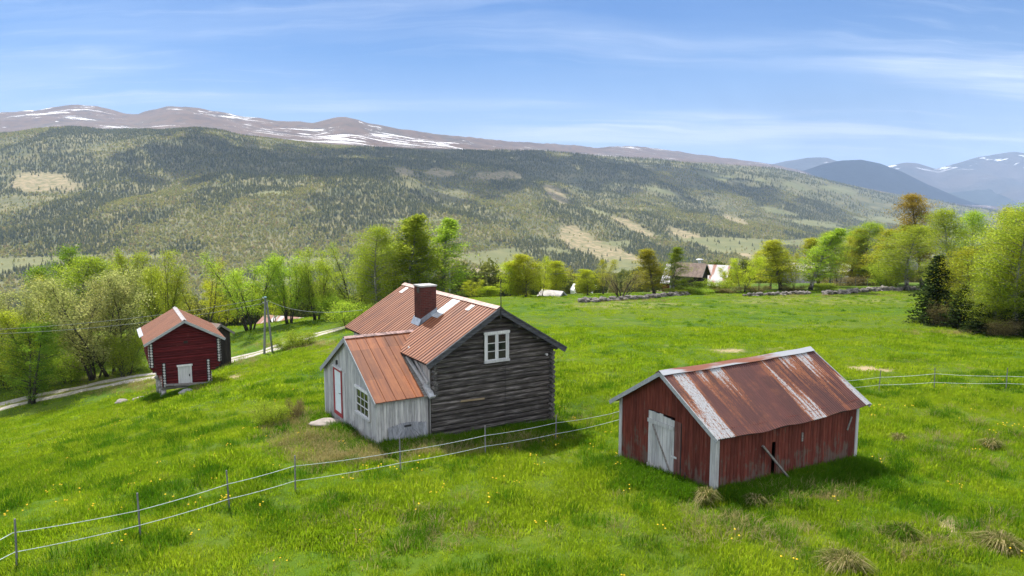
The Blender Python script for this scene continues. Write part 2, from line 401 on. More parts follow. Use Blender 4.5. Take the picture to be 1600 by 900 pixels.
def wood_mat(name, stops, tf=.25):
    m, n, out = material(name); r = n.orand()
    c = n.ramp(r, stops); c = n.mix(n.math('MULTIPLY', n.rng(n.noise(n.obj(), 6.0, 2, .5), .35, .65), .35), c, (.03, .05, .02))
    leaf_shader(n, out, c, c, tf); return m
CONI = wood_mat('far_conifer', [(0, (.082, .102, .032)), (.5, (.160, .172, .044)), (.85, (.250, .242, .055)), (1, (.31, .275, .075))], .52)
BIRCH = wood_mat('far_birch', [(0, (.25, .27, .045)), (.45, (.37, .36, .065)), (.8, (.46, .42, .095)), (1, (.40, .28, .12))], .55)
def conifer_src(seed):
    """an open little spruce: sprays standing out from the stem in tiers, so light comes through it"""
    r = random.Random(seed); bm = bmesh.new()
    for tier in range(5):
        z0 = .06 + tier * .18; rad = .23 * (1 - tier / 5.6); h = .30 - tier * .02
        k = 5 if tier < 3 else 4; a0 = r.uniform(0, 6.28)
        for i in range(k):
            a = a0 + 6.283 * i / k + r.uniform(-.3, .3); R_ = rad * r.uniform(.7, 1.25); dz_ = r.uniform(-.03, .03); w_ = R_ * .55
            o = Vector((math.cos(a), math.sin(a), 0)); t = Vector((-o.y, o.x, 0))
            p0 = Vector((0, 0, z0 + h + dz_)); p1 = o * R_ + t * w_ + Vector((0, 0, z0 + dz_)); p2 = o * R_ * 1.05 - t * w_ + Vector((0, 0, z0 + dz_ * .5 + .02))
            bm.faces.new([bm.verts.new(q) for q in (p0, p1, p2)])
    return source('far_conifer', bm, CONI)
def broad_src(seed):
    r = random.Random(seed); bm = bmesh.new()
    for i in range(46):
        v = Vector((r.gauss(0, 1), r.gauss(0, 1), r.gauss(0, 1))).normalized() * r.uniform(.5, 1.0) ** .6
        c = Vector((v.x * .30, v.y * .30, .54 + v.z * .42)); s_ = r.uniform(.09, .16)
        n_ = Vector((r.gauss(0, 1), r.gauss(0, 1), r.gauss(0, 1))).normalized(); a = n_.orthogonal().normalized(); b = n_.cross(a)
        bm.faces.new([bm.verts.new(c + q) for q in (-a * s_, b * s_ * .8, a * s_, -b * s_ * .8)])
    return source('far_birch', bm, BIRCH)
con_s = [conifer_src(i) for i in range(4)]; bro_s = [broad_src(i + 9) for i in range(4)]

def polar_pts(nn, Y0, Y1, u0=-.86, u1=.86, p=1.0):
    u = rng.uniform(u0, u1, nn); Yq = np.sqrt(rng.uniform(Y0 ** 2, Y1 ** 2, nn))
    return u, Yq
def forest(nn, Y0, Y1, hmin, hmax, share):
    u, Yq = polar_pts(nn, Y0, Y1); Xq = u * Yq; zq = ground_rel(Xq, Yq) + CZ
    t = flank_t(u, Yq) + .12 * fbm(Xq / 500, Yq / 700, 4, 55)
    qx, qy = project(Xq, Yq, zq)
    c = np.maximum(blobs(CLEAR, qx, qy, Xq, Yq), blobs(MEADOW, qx, qy, Xq, Yq))
    fields = smooth(fbm(Xq / 420, Yq / 420, 3, 61), .12, .2) * (flank_t(u, Yq) < .12) * (Yq > 700)
    c = np.maximum(c, fields)
    keep = (rng.random(nn) > c * .97) & (rng.random(nn) > smooth(t, .88, 1.0))
    thin = fbm(Xq / 350, Yq / 500, 3, 101)
    keep &= rng.random(nn) < (.88 - 1.5 * np.clip(thin, 0, .5))
    b = 1.25 * fbm(Xq / 240, Yq / 420, 4, 121) + .60 * (.36 - np.clip(t, 0, .9))          # birch lower down, in drifts
    bir = rng.random(nn) < smooth(b, -.16, .24) * share
    h = rng.uniform(hmin, hmax, nn) * (1 - .45 * smooth(t, .8, 1.1))
    P_ = np.stack([Xq, Yq, zq - .4], -1)
    return P_, h, keep & ~bir, keep & bir
PC, HC, PB, HB = [], [], [], []
for args in ((105000, 900, 2600, 7, 14, 1.0), (165000, 2600, 4700, 8, 15, .95), (90000, 4700, 9500, 11, 21, .75)):
    P_, h_, kc, kb = forest(*args)
    PC.append(P_[kc]); HC.append(h_[kc]); PB.append(P_[kb]); HB.append(h_[kb] * .66)
inst_object('conifer_forest', np.concatenate(PC), np.concatenate(HC), con_s, 'dark conifer forest covering the far valley side below the bare mountain', 'forest')
inst_object('birch_forest', np.concatenate(PB), np.concatenate(HB), bro_s, 'pale spring birch woods mixed through the far valley side', 'forest')

# ------------------------------------------------------------------ clouds that throw the shadows on the valley side (they stand above the picture)
cm, n, out = material('cloud_white'); finish(n, out, (.85, .85, .86), 1.0, spec=.0)
def cloud(target, Rx, Ry, seed, hz=2600.0):
    """a flat-bottomed cumulus whose shadow lands on the given hillside point"""
    r = random.Random(seed); bm = bmesh.new()
    tx, ty, tz = target; k = (hz - tz) / SUN.z
    cx, cy_ = tx + SUN.x * k, ty + SUN.y * k
    for i in range(130):
        a = r.uniform(0, 6.283); d = math.sqrt(r.random()) if i < 46 else r.uniform(.7, 1.35)
        rad = r.uniform(.16, .34) * min(Rx, Ry) * (1.15 - .6 * d) if i < 46 else r.uniform(.03, .12) * min(Rx, Ry)
        mt = Matrix.Translation((cx + Rx * d * math.cos(a), cy_ + Ry * d * math.sin(a), hz + rad * .3)) @ Matrix.Diagonal((1.5, 1.1, .55, 1))
        bmesh.ops.create_icosphere(bm, subdivisions=2, radius=rad, matrix=mt)
    me = bpy.data.meshes.new('cloud'); bm.to_mesh(me); bm.free(); me.materials.append(cm)
    for p in me.polygons: p.use_smooth = True
    o = bpy.data.objects.new('cloud', me); COL.objects.link(o); tag(o, kind='structure'); return o
def hill_pt(px, py):
    u, s = ray(px, py); Yq = np.arange(1200, 11000, 10.0)
    zz_ = ground_rel(u * Yq, Yq); i = int(np.argmax(zz_ >= s * Yq))
    return (u * Yq[i], Yq[i], zz_[i] + CZ)
for (px, py, rx, ry, sd_, hz_) in ((405, 252, 440, 330, 8, 2700), (490, 260, 540, 420, 1, 2700), (615, 256, 620, 440, 2, 2700), (750, 254, 580, 380, 3, 2800), (900, 254, 560, 300, 4, 3000), (1020, 260, 560, 280, 5, 3300), (1115, 288, 480, 210, 6, 3500)):
    cloud(hill_pt(px, py), rx, ry, sd_, hz_)
u_, s_ = ray(1345, 270); cloud((u_ * 11500, 11500, 400), 1700, 1500, 7, 5600)
# ------------------------------------------------------------------ mesh helpers
class MB:
    def __init__(s): s.b = bmesh.new(); s.col = None
    def hexa(s, p):
        v = [s.b.verts.new(q) for q in p]
        for f in ((0, 3, 2, 1), (4, 5, 6, 7), (0, 1, 5, 4), (1, 2, 6, 5), (2, 3, 7, 6), (3, 0, 4, 7)): s.b.faces.new([v[i] for i in f])
    def box(s, x0, x1, y0, y1, z0, z1):
        s.hexa([(x0, y0, z0), (x1, y0, z0), (x1, y1, z0), (x0, y1, z0), (x0, y0, z1), (x1, y0, z1), (x1, y1, z1), (x0, y1, z1)])
    def obox(s, o, d, nrm, a, b, t0, t1, z0a, z0b, z1a, z1b):
        """upright board on the line o + d*s, thickness t0..t1 along nrm, its foot and head heights at both ends"""
        P = lambda q, t, z: (o[0] + d[0] * q + nrm[0] * t, o[1] + d[1] * q + nrm[1] * t, z)
        s.hexa([P(a, t0, z0a), P(b, t0, z0b), P(b, t1, z0b), P(a, t1, z0a), P(a, t0, z1a), P(b, t0, z1b), P(b, t1, z1b), P(a, t1, z1a)])
    def beam(s, p, q, w, h, up=(0, 0, 1)):
        p, q = Vector(p), Vector(q); d = (q - p).normalized(); u = Vector(up)
        sd_ = d.cross(u).normalized() * w / 2; u2 = sd_.cross(d).normalized() * h / 2
        s.hexa([p - sd_ - u2, p + sd_ - u2, p + sd_ + u2, p - sd_ + u2, q - sd_ - u2, q + sd_ - u2, q + sd_ + u2, q - sd_ + u2])
    def cyl(s, p, q, r1, r2=None, seg=10, jit=0.0, caps=True):
        r2 = r1 if r2 is None else r2
        p, q = Vector(p), Vector(q); d = (q - p).normalized()
        a = d.orthogonal().normalized(); b = d.cross(a)
        R1, R2 = [], []
        for i in range(seg):
            t = 6.28319 * i / seg; j = 1 + random.uniform(-jit, jit)
            e = a * math.cos(t) + b * math.sin(t)
            R1.append(s.b.verts.new(p + e * r1 * j)); R2.append(s.b.verts.new(q + e * r2 * j))
        for i in range(seg): s.b.faces.new((R1[i], R1[(i + 1) % seg], R2[(i + 1) % seg], R2[i]))
        if caps: s.b.faces.new(R1[::-1]); s.b.faces.new(R2)
    def tube(s, pts, rad, seg=6):
        rings = []
        n_ = len(pts); pts = [Vector(p) for p in pts]
        ref = Vector((0.31, 0.17, 0.93)).normalized()
        for i, p in enumerate(pts):
            d = (pts[min(i + 1, n_ - 1)] - pts[max(i - 1, 0)]).normalized()
            a = d.cross(ref)
            if a.length < 1e-3: a = d.orthogonal()
            a.normalize(); b = d.cross(a); r = rad[i] if hasattr(rad, '__len__') else rad
            rings.append([s.b.verts.new(p + (a * math.cos(6.28319 * k / seg) + b * math.sin(6.28319 * k / seg)) * r) for k in range(seg)])
        for A_, B_ in zip(rings, rings[1:]):
            for k in range(seg): s.b.faces.new((A_[k], A_[(k + 1) % seg], B_[(k + 1) % seg], B_[k]))
        s.b.faces.new(rings[0][::-1]); s.b.faces.new(rings[-1])
    def prism(s, poly, vec):
        v1 = [s.b.verts.new(p) for p in poly]; v2 = [s.b.verts.new(Vector(p) + Vector(vec)) for p in poly]
        n_ = len(poly)
        s.b.faces.new(v1[::-1]); s.b.faces.new(v2)
        for i in range(n_): s.b.faces.new((v1[i], v1[(i + 1) % n_], v2[(i + 1) % n_], v2[i]))
    def stone(s, c, r, sub=2, flat=.6):
        seed = random.randint(0, 9999)
        res = bmesh.ops.create_icosphere(s.b, subdivisions=sub, radius=1.0)
        rz = random.uniform(0, 6.28); cz_, sz_ = math.cos(rz), math.sin(rz)
        rx, ry, rz_ = r if hasattr(r, '__len__') else (r, r * random.uniform(.7, 1.0), r * flat)
        for v in res['verts']:
            p = v.co.copy()
            k = 1 + .5 * float(fbm(np.array(p.x * 1.3 + seed), np.array(p.y * 1.3 + p.z * 1.7), 3, seed))
            x_, y_, z_ = p.x * rx * k, p.y * ry * k, p.z * rz_ * k
            v.co = Vector((c[0] + x_ * cz_ - y_ * sz_, c[1] + x_ * sz_ + y_ * cz_, c[2] + z_))
    def build(s, name, m, parent=None, smooth=False, bevel=0.0):
        bmesh.ops.recalc_face_normals(s.b, faces=s.b.faces)
        me = bpy.data.meshes.new(name); s.b.to_mesh(me); s.b.free()
        me.materials.append(m)
        if smooth:
            for p in me.polygons: p.use_smooth = True
        o = bpy.data.objects.new(name, me); COL.objects.link(o)
        if parent is not None: o.parent = parent
        if bevel:
            bv = o.modifiers.new('edge', 'BEVEL'); bv.width = bevel; bv.segments = 1; bv.limit_method = 'ANGLE'
        return o
def empty(name, loc, rz, label, cat, group=None):
    o = bpy.data.objects.new(name, None); COL.objects.link(o); o.location = loc; o.rotation_euler = (0, 0, rz)
    o.empty_display_size = .3
    return tag(o, label, cat, group)
def copy_tree(o, parent=None):
    c = o.copy(); COL.objects.link(c)
    if parent is not None: c.parent = parent
    for ch in list(o.children): copy_tree(ch, c)
    return c
class Frame:
    """a building's own axes; hit() finds where a pixel's ray meets one of its upright planes"""
    def __init__(s, x, y, z, th): s.o = Vector((x, y, z)); s.th = th; s.c, s.s = math.cos(th), math.sin(th)
    def local(s, p):
        d = Vector(p) - s.o; return Vector((d.x * s.c + d.y * s.s, -d.x * s.s + d.y * s.c, d.z))
    def world(s, p): return Vector((s.o.x + p[0] * s.c - p[1] * s.s, s.o.y + p[0] * s.s + p[1] * s.c, s.o.z + p[2]))
    def ray(s, px, py):
        u, q = ray(px, py); a = s.local((0, 0, CZ)); b = s.local((u, 1.0, CZ + q)); return a, b - a
    def hit(s, px, py, axis, val):
        a, d = s.ray(px, py); t = (val - a[axis]) / d[axis]; return a + d * t
    def hitp(s, px, py, p0, nrm):
        a, d = s.ray(px, py); nrm = Vector(nrm); t = (Vector(p0) - a).dot(nrm) / d.dot(nrm); return a + d * t

def planks(mb, o, d, nrm, s0, s1, zb, zt, w=.14, t=.024, holes=(), jit=.02, gap=.004):
    """upright boarding; zt(s) the head height, zb(s) the foot; holes = (s0, s1, z0, z1)"""
    cuts = sorted(set([s0, s1] + [h for H in holes for h in H[:2] if s0 < h < s1]))
    edges = []
    for a, b in zip(cuts, cuts[1:]):
        k = max(1, round((b - a) / w)); edges += [(a + (b - a) * i / k, a + (b - a) * (i + 1) / k) for i in range(k)]
    for a, b in edges:
        m_ = (a + b) / 2; a2, b2 = a + gap, b - gap
        z0 = zb(m_) + random.uniform(-jit, jit * .3)
        segs = [(z0, None)]
        for H in holes:
            if H[0] - 1e-6 < m_ < H[1] + 1e-6:
                ns = []
                for (p, q) in segs:
                    top = q if q is not None else 1e9
                    if H[2] > p: ns.append((p, min(H[2], top)))
                    if H[3] < top: ns.append((H[3], q))
                segs = ns
        off = random.uniform(0, .007)
        for (p, q) in segs:
            za, zb_ = (zt(a2), zt(b2)) if q is None else (q, q)
            if min(za, zb_) - p < .02: continue
            mb.obox(o, d, nrm, a2, b2, off, off + t, p, p, za, zb_)
def logs(mb, o, d, nrm, z0, z1, xlim, course=.22, bulge=.07, holes=(), jit=.012):
    """a wall of lying logs on the line o + d*s, rounded on the nrm side; xlim(z) -> (s0, s1)"""
    z = z0
    while z < z1 - .02:
        c = min(course * random.uniform(.82, 1.18), z1 - z); zm = z + c / 2
        a, b = xlim(zm); 
        if b - a > .05:
            spans = [(a, b)]
            for H in holes:
                if H[2] < zm < H[3]:
                    ns = []
                    for (p, q) in spans:
                        if H[0] > p: ns.append((p, min(q, H[0])))
                        if H[1] < q: ns.append((max(p, H[1]), q))
                    spans = [q for q in ns if q[1] - q[0] > .02]
            bu = bulge * random.uniform(.85, 1.15); dz = random.uniform(-jit, jit)
            for (p, q) in spans:
                k = max(1, int((q - p) / .7)); prev = None
                for i in range(k + 1):
                    sx = p + (q - p) * i / k; wob = random.uniform(-.005, .005); wz = random.uniform(-.006, .006)
                    prof = [(-.10, z), (bu * .15, z + .004), (bu * .75, z + c * .2), (bu, z + c * .5 + wz), (bu * .75, z + c * .8), (bu * .15, z + c - .004), (-.10, z + c)]
                    ring = [mb.b.verts.new((o[0] + d[0] * sx + nrm[0] * (t + wob), o[1] + d[1] * sx + nrm[1] * (t + wob), zz_ + dz * (0 if j in (0, 6) else 1))) for j, (t, zz_) in enumerate(prof)]
                    if prev:
                        for j in range(6): mb.b.faces.new((prev[j], prev[j + 1], ring[j + 1], ring[j]))
                    else: mb.b.faces.new(ring)
                    prev = ring
                mb.b.faces.new(prev[::-1])
        z += c
def roof_sheet(name, m, parent, p0, u, v, L, W, prof, step, nv=5, thick=.03, keep=None, dz=None):
    """metal sheet from p0: u along the ridge (L), v down the slope (W); prof(s) its corrugation; attributes ru, rv in metres"""
    u, v = Vector(u).normalized(), Vector(v).normalized(); nn = u.cross(v); nn = nn if nn.z > 0 else -nn
    k = int(round(L / step)); S = np.linspace(0, L, k + 1); T = np.linspace(0, W, nv + 1)
    V = []; RU = []; RV = []
    for lay in (0, 1):
        for t in T:
            for s_ in S:
                h = prof(s_) - thick * lay; p = Vector(p0) + u * s_ + v * t + nn * h
                if dz: p.z += dz(s_ / L, t / W)
                V.append(p); RU.append(s_); RV.append(t)
    n1 = (nv + 1) * (k + 1); Fc = []
    ix = lambda l, j, i: l * n1 + j * (k + 1) + i
    for j in range(nv):
        for i in range(k):
            if keep and not keep((S[i] + S[i + 1]) / 2, (T[j] + T[j + 1]) / 2): continue
            Fc.append((ix(0, j, i), ix(0, j, i + 1), ix(0, j + 1, i + 1), ix(0, j + 1, i)))
            Fc.append((ix(1, j, i), ix(1, j + 1, i), ix(1, j + 1, i + 1), ix(1, j, i + 1)))
    if not keep:
        for i in range(k):
            Fc.append((ix(0, nv, i), ix(0, nv, i + 1), ix(1, nv, i + 1), ix(1, nv, i))); Fc.append((ix(0, 0, i + 1), ix(0, 0, i), ix(1, 0, i), ix(1, 0, i + 1)))
        for j in range(nv):
            Fc.append((ix(0, j, 0), ix(0, j + 1, 0), ix(1, j + 1, 0), ix(1, j, 0))); Fc.append((ix(0, j + 1, k), ix(0, j, k), ix(1, j, k), ix(1, j + 1, k)))
    me = bpy.data.meshes.new(name); me.from_pydata([tuple(p) for p in V], [], Fc); me.update()
    set_attr(me, 'ru', RU); set_attr(me, 'rv', RV); me.materials.append(m)
    o = bpy.data.objects.new(name, me); COL.objects.link(o)
    if parent is not None: o.parent = parent
    return o
def strips(mb, P, D, w, h): pass

# ------------------------------------------------------------------ building materials
def wood(name, c1, c2, c3, axis, wear=None, rough=.85, grain=9.0, dark=.35):
    """weathered wood; grain runs along axis (0, 1, 2) of the object's own space; wear = (colour, low z, high z)"""
    m, n, out = material(name); O = n.obj(); sc_ = [grain * 2.2] * 3; sc_[axis] = grain * .15
    isl = n.geo('Random Per Island')
    off = n.add('ShaderNodeVectorMath', {'operation': 'ADD'}, {0: O, 1: n.comb(n.math('MULTIPLY', isl, 7.0), n.math('MULTIPLY', isl, 3.0), n.math('MULTIPLY', isl, 5.0))}).outputs[0]
    g = n.noise(n.map(off, tuple(sc_)), 1.0, 6, .65, .4)
    big = n.noise(off, 1.3, 4, .6)
    c = n.ramp(g, [(.28, c1), (.50, c2), (.72, c3)])
    c = n.mix(n.math('MULTIPLY', n.rng(big, .5, .75), .5), c, c1)
    c = n.mix(1.0, c, n.ramp(isl, [(0, (.78, .78, .78)), (.5, (1, 1, 1)), (1, (1.22, 1.2, 1.18))]), 'MULTIPLY')
    if wear:
        z = n.sep(O)[2]; wn = n.noise(n.map(off, tuple(sc_)), .5, 5, .7, .6); wn2 = n.noise(O, 2.2, 4, .6)
        k = n.math('ADD', n.rng(z, wear[1], wear[2], .30, -.22), n.math('ADD', n.math('MULTIPLY', n.math('SUBTRACT', wn, .5), 1.5), n.math('MULTIPLY', n.math('SUBTRACT', wn2, .5), 1.5)))
        c = n.mix(n.rng(k, .02, .32), c, n.mix(g, wear[0], tuple(q * 1.9 for q in wear[0])))
    finish(n, out, c, rough, n.bump(g, .5, .02), spec=.2); return m
M = {}
M['log_grey'] = wood('weathered_log', (.018, .015, .013), (.062, .055, .050), (.235, .215, .198), 0, grain=9)
M['log_grey_side'] = wood('weathered_log_side', (.030, .027, .026), (.085, .080, .076), (.22, .205, .19), 1, grain=7)
M['board_grey'] = wood('grey_white_boards', (.23, .225, .225), (.41, .405, .40), (.57, .56, .55), 2, wear=((.20, .19, .19), .0, .9), grain=8)
M['board_hatch'] = wood('hatch_boards', (.13, .14, .155), (.23, .24, .26), (.36, .365, .38), 2, grain=8)
M['board_red'] = wood('red_boards', (.058, .014, .010), (.118, .027, .018), (.170, .050, .034), 2, wear=((.075, .050, .040), -.3, 1.8), grain=8)
M['log_red'] = wood('red_logs', (.045, .005, .007), (.082, .009, .011), (.120, .018, .018), 0, grain=7, wear=((.13, .045, .040), -.4, 1.2))
M['log_red_side'] = wood('red_logs_side', (.070, .008, .010), (.120, .014, .016), (.165, .022, .022), 1, grain=7, wear=((.20, .09, .08), .2, 2.6))
M['white'] = wood('white_paint', (.42, .42, .42), (.56, .56, .555), (.66, .66, .65), 2, grain=5)
M['white_worn'] = wood('worn_white_paint', (.27, .265, .26), (.44, .435, .43), (.58, .575, .56), 2, wear=((.30, .28, .26), -.1, .9), grain=8)
M['barge_dark'] = wood('dark_trim', (.035, .037, .042), (.065, .068, .075), (.13, .13, .135), 0, grain=7)
M['barge_grey'] = wood('grey_trim', (.22, .23, .24), (.34, .35, .36), (.46, .46, .46), 0, grain=7)
M['red_trim'] = wood('red_door_trim', (.22, .030, .035), (.30, .045, .050), (.36, .07, .07), 2, grain=7)
M['beam'] = wood('grey_beam', (.10, .09, .08), (.20, .185, .17), (.34, .32, .30), 0, grain=7)
M['dark_wood'] = wood('tarred_boards', (.014, .012, .011), (.030, .025, .022), (.06, .05, .045), 2, grain=7)
M['post'] = wood('fence_post_wood', (.10, .10, .10), (.17, .17, .17), (.27, .27, .26), 2, grain=12)
M['pole'] = wood('old_pole_wood', (.10, .11, .11), (.19, .20, .20), (.30, .31, .30), 2, grain=6)
def plain(name, c, rough=.6, metallic=0.0, vary=.15, scale=6.0, spec=.3):
    m, n, out = material(name); g = n.noise(n.obj(), scale, 5, .6)
    c1 = tuple(q * (1 - vary) for q in c); c2 = tuple(min(1, q * (1 + vary)) for q in c)
    finish(n, out, n.mix(n.rng(g, .3, .7), c1, c2), rough, n.bump(g, .2, .01), metallic, spec); return m
M['glass'] = plain('window_glass', (.022, .030, .022), .06, 0, .5, 3.0, .5)
M['metal'] = plain('galvanised', (.40, .41, .42), .5, .2, .3, 5.0)
M['metal_dark'] = plain('dark_steel', (.035, .035, .037), .5)
M['lead'] = plain('chimney_flashing', (.26, .29, .33), .45, .3, .25, 5.0)
M['wire'] = plain('white_fence_rope', (.62, .68, .66), .6)
M['cable'] = plain('cable', (.16, .17, .17), .6)
M['stone'] = plain('grey_stone', (.27, .26, .25), .9, 0, .4, 5.0)
M['wall_stone'] = plain('wall_stone', (.15, .135, .12), .95, 0, .5, 1.6)
M['slab'] = plain('pale_slab', (.235, .205, .18), .85, 0, .3, 3.0)
M['cap'] = plain('concrete_cap', (.33, .33, .32), .8, 0, .2)
def rust_roof(name, base, light, dark, gal, period, L, top=None, bot=None, ribs=True, streak=1.0):
    m, n, out = material(name); ru, rv = n.attr('ru'), n.attr('rv')
    P2 = lambda a, b: n.comb(n.math('MULTIPLY', ru, a), n.math('MULTIPLY', rv, b), 0.0)
    s1 = n.noise(P2(1.3, .22), 1.0, 4, .55); s2 = n.noise(P2(9.0, .55), 1.0, 5, .65); s3 = n.noise(P2(2.2, 2.2), 1.0, 5, .65); s4 = n.noise(P2(24, 14), 1.0, 2, .6)
    c = n.mix(n.rng(s2, .30, .70), dark, base)
    c = n.mix(n.math('MULTIPLY', n.rng(s3, .48, .78), .30), c, light)
    g = n.math('ADD', n.math('MULTIPLY', n.math('SUBTRACT', s2, .5), .9 * streak), n.math('MULTIPLY', n.math('SUBTRACT', s4, .5), .35))
    if top:
        tn = n.math('DIVIDE', ru, L); 
        a = n.ramp(tn, [(p, (q, q, q)) for p, q in top]); b = n.ramp(tn, [(p, (q, q, q)) for p, q in bot])
        w_ = n.add('ShaderNodeMapRange', None, {0: rv, 1: .1, 2: 2.5}).outputs[0]
        lv = n.mix(w_, a, b)
        g = n.math('ADD', g, lv)
    else:
        g = n.math('ADD', g, n.math('ADD', n.math('MULTIPLY', n.math('SUBTRACT', s1, .5), 1.2), .06))
    sh = n.add('ShaderNodeTexWhiteNoise', {'noise_dimensions': '2D'}, {'Vector': n.comb(n.math('FLOOR', n.math('DIVIDE', ru, .74)), n.math('FLOOR', n.math('DIVIDE', n.math('ADD', rv, .9), 1.75)), 0.0)}).outputs[0]
    c = n.mix(1.0, c, n.ramp(sh, [(0, (.72, .70, .70)), (.5, (1, 1, 1)), (1, (1.25, 1.22, 1.15))]), 'MULTIPLY')
    spots = n.noise(P2(30, 9), 1.0, 3, .7)
    g = n.math('SUBTRACT', g, n.math('MULTIPLY', n.rng(spots, .54, .66), .30))
    orange = n.rng(g, .22, .42); galm = n.rng(g, .44, .52)
    c = n.mix(n.math('MULTIPLY', orange, .75), c, light)
    c = n.mix(galm, c, n.mix(n.rng(s4, .35, .7), gal, tuple(q * .72 for q in gal)))
    if ribs:
        fr = n.math('FRACT', n.math('DIVIDE', ru, period))
        rb = n.rng(n.math('ABSOLUTE', n.math('SUBTRACT', fr, .5)), .14, .30)      # rust gathers in the troughs
        c = n.mix(n.math('MULTIPLY', rb, .80), n.mix(n.math('MULTIPLY', n.rng(s2, .25, .65), .75), c, (.29, .112, .045)), dark)
    finish(n, out, c, .62, n.bump(s4, .15, .01), 0.0, .35); return m
M['roof_house'] = rust_roof('rusty_ribbed_roof', (.225, .068, .020), (.32, .120, .034), (.075, .018, .008), (.55, .53, .52), .235, 9.8)
M['roof_annex'] = rust_roof('rust_red_seamed_roof', (.225, .072, .020), (.33, .14, .045), (.120, .034, .013), (.34, .20, .10), .45, 4, ribs=False, streak=.5)
M['roof_barn'] = rust_roof('rusty_corrugated_roof', (.078, .024, .019), (.24, .080, .026), (.050, .015, .013), (.33, .335, .345), .1, 7.17,
    top=[(0, .05), (.035, .18), (.06, .62), (.115, .58), (.15, .12), (.20, .55), (.225, .50), (.25, .25), (.29, .62), (.335, .66), (.36, .10), (.50, -.1), (.575, .15), (.62, .50), (.65, .15), (.70, .35), (.735, .50), (.79, .55), (.83, .35), (.865, .58), (.935, .60), (.955, .10), (1, .15)][:32],
    bot=[(0, .62), (.03, .60), (.10, .58), (.13, .05), (.24, .22), (.28, -.1), (.35, .20), (.41, -.1), (.56, .0), (.60, .50), (.68, .54), (.705, .0), (.80, .15), (.855, .30), (.875, -.05), (.90, .28), (.92, -.05), (.965, .1), (.975, .70), (1, .75)], ribs=False)
M['roof_store'] = rust_roof('faded_pink_roof', (.20, .088, .052), (.30, .17, .10), (.12, .046, .028), (.42, .40, .39), .18, 7.5, streak=1.0, ribs=True)
M['roof_tin'] = plain('pale_tin_roof', (.34, .31, .30), .6, 0, .18, 1.2)
M['roof_brown'] = plain('brown_board_roof', (.17, .125, .10), .85, 0, .3, 2.0)
def brick_mat():
    m, n, out = material('chimney_brick'); O = n.obj(); x_, y_, z_ = n.sep(O)
    b = n.add('ShaderNodeTexBrick', {'offset': .5}, {'Vector': n.comb(n.math('ADD', x_, y_), z_, 0.0), 'Color1': (.105, .026, .020), 'Color2': (.060, .017, .014), 'Mortar': (.085, .060, .052),
                                     'Scale': 1.0, 'Mortar Size': .008, 'Brick Width': .22, 'Row Height': .072})
    s = n.noise(O, 4.0, 4, .6)
    c = n.mix(n.math('MULTIPLY', n.rng(s, .5, .72), .6), b.outputs[0], (.035, .022, .020))
    finish(n, out, c, .9, n.bump(b.outputs[1], -.4, .01), spec=.15); return m
M['brick'] = brick_mat()

def patched(name, thr, pale=(.40, .39, .38)):
    m, n, out = material(name); O = n.obj(); q = n.noise(n.map(O, (.12, .9, .12)), 1.0, 3, .6); f = n.noise(n.map(O, (.5, 4, .5)), 1.0, 4, .6)
    k = n.math('ADD', q, n.math('MULTIPLY', n.math('SUBTRACT', f, .5), .3))
    finish(n, out, n.mix(n.rng(k, thr - .03, thr + .03), n.mix(f, (.19, .065, .04), (.28, .13, .08)), pale), .6); return m

def window(parent, o, d, nrm, s0, s1, z0, z1, cols, rows, mull=False, fw=.10, sill=True):
    """casing (part) with glass and sash bars as its sub-parts"""
    P = lambda s_, t: (o[0] + d[0] * s_ + nrm[0] * t, o[1] + d[1] * s_ + nrm[1] * t)
    mb = MB()
    mb.obox(o, d, nrm, s0, s0 + fw, .0, .06, z0, z0, z1, z1); mb.obox(o, d, nrm, s1 - fw, s1, .0, .06, z0, z0, z1, z1)
    mb.obox(o, d, nrm, s0 - .03, s1 + .03, .0, .075, z1, z1, z1 + fw, z1 + fw)
    mb.obox(o, d, nrm, s0 - .02, s1 + .02, .0, .095, z0 - fw * .9, z0 - fw * .9, z0, z0)
    wn = mb.build('window', M['white'], parent, bevel=.005)
    g = MB(); g.obox(o, d, nrm, s0 + fw + .002, s1 - fw - .002, .004, .014, z0 + .002, z0 + .002, z1 - .002, z1 - .002); g.build('pane', M['glass'], wn)
    b = MB(); A, B = s0 + fw, s1 - fw; bw = .028
    halves = [(A, (A + B) / 2 - .035), ((A + B) / 2 + .035, B)] if mull else [(A, B)]
    if mull: b.obox(o, d, nrm, (A + B) / 2 - .035, (A + B) / 2 + .035, .015, .052, z0 + .002, z0 + .002, z1 - .002, z1 - .002)
    for (a, c) in halves:
        e = .035
        for (q0, q1, zz0, zz1) in ((a + .002, a + e, z0 + .002, z1 - .002), (c - e, c - .002, z0 + .002, z1 - .002), (a + e, c - e, z0 + .002, z0 + e), (a + e, c - e, z1 - e, z1 - .002)):
            b.obox(o, d, nrm, q0, q1, .015, .045, zz0, zz0, zz1, zz1)
        for i in range(1, cols): x_ = a + e + (c - a - 2 * e) * i / cols; b.obox(o, d, nrm, x_ - bw / 2, x_ + bw / 2, .015, .036, z0 + e, z0 + e, z1 - e, z1 - e)
        for j in range(1, rows): z_ = z0 + e + (z1 - z0 - 2 * e) * j / rows; b.obox(o, d, nrm, a + e, c - e, .015, .039, z_ - bw / 2, z_ - bw / 2, z_ + bw / 2, z_ + bw / 2)
    b.build('sash_bar', M['white'], wn)
    return wn
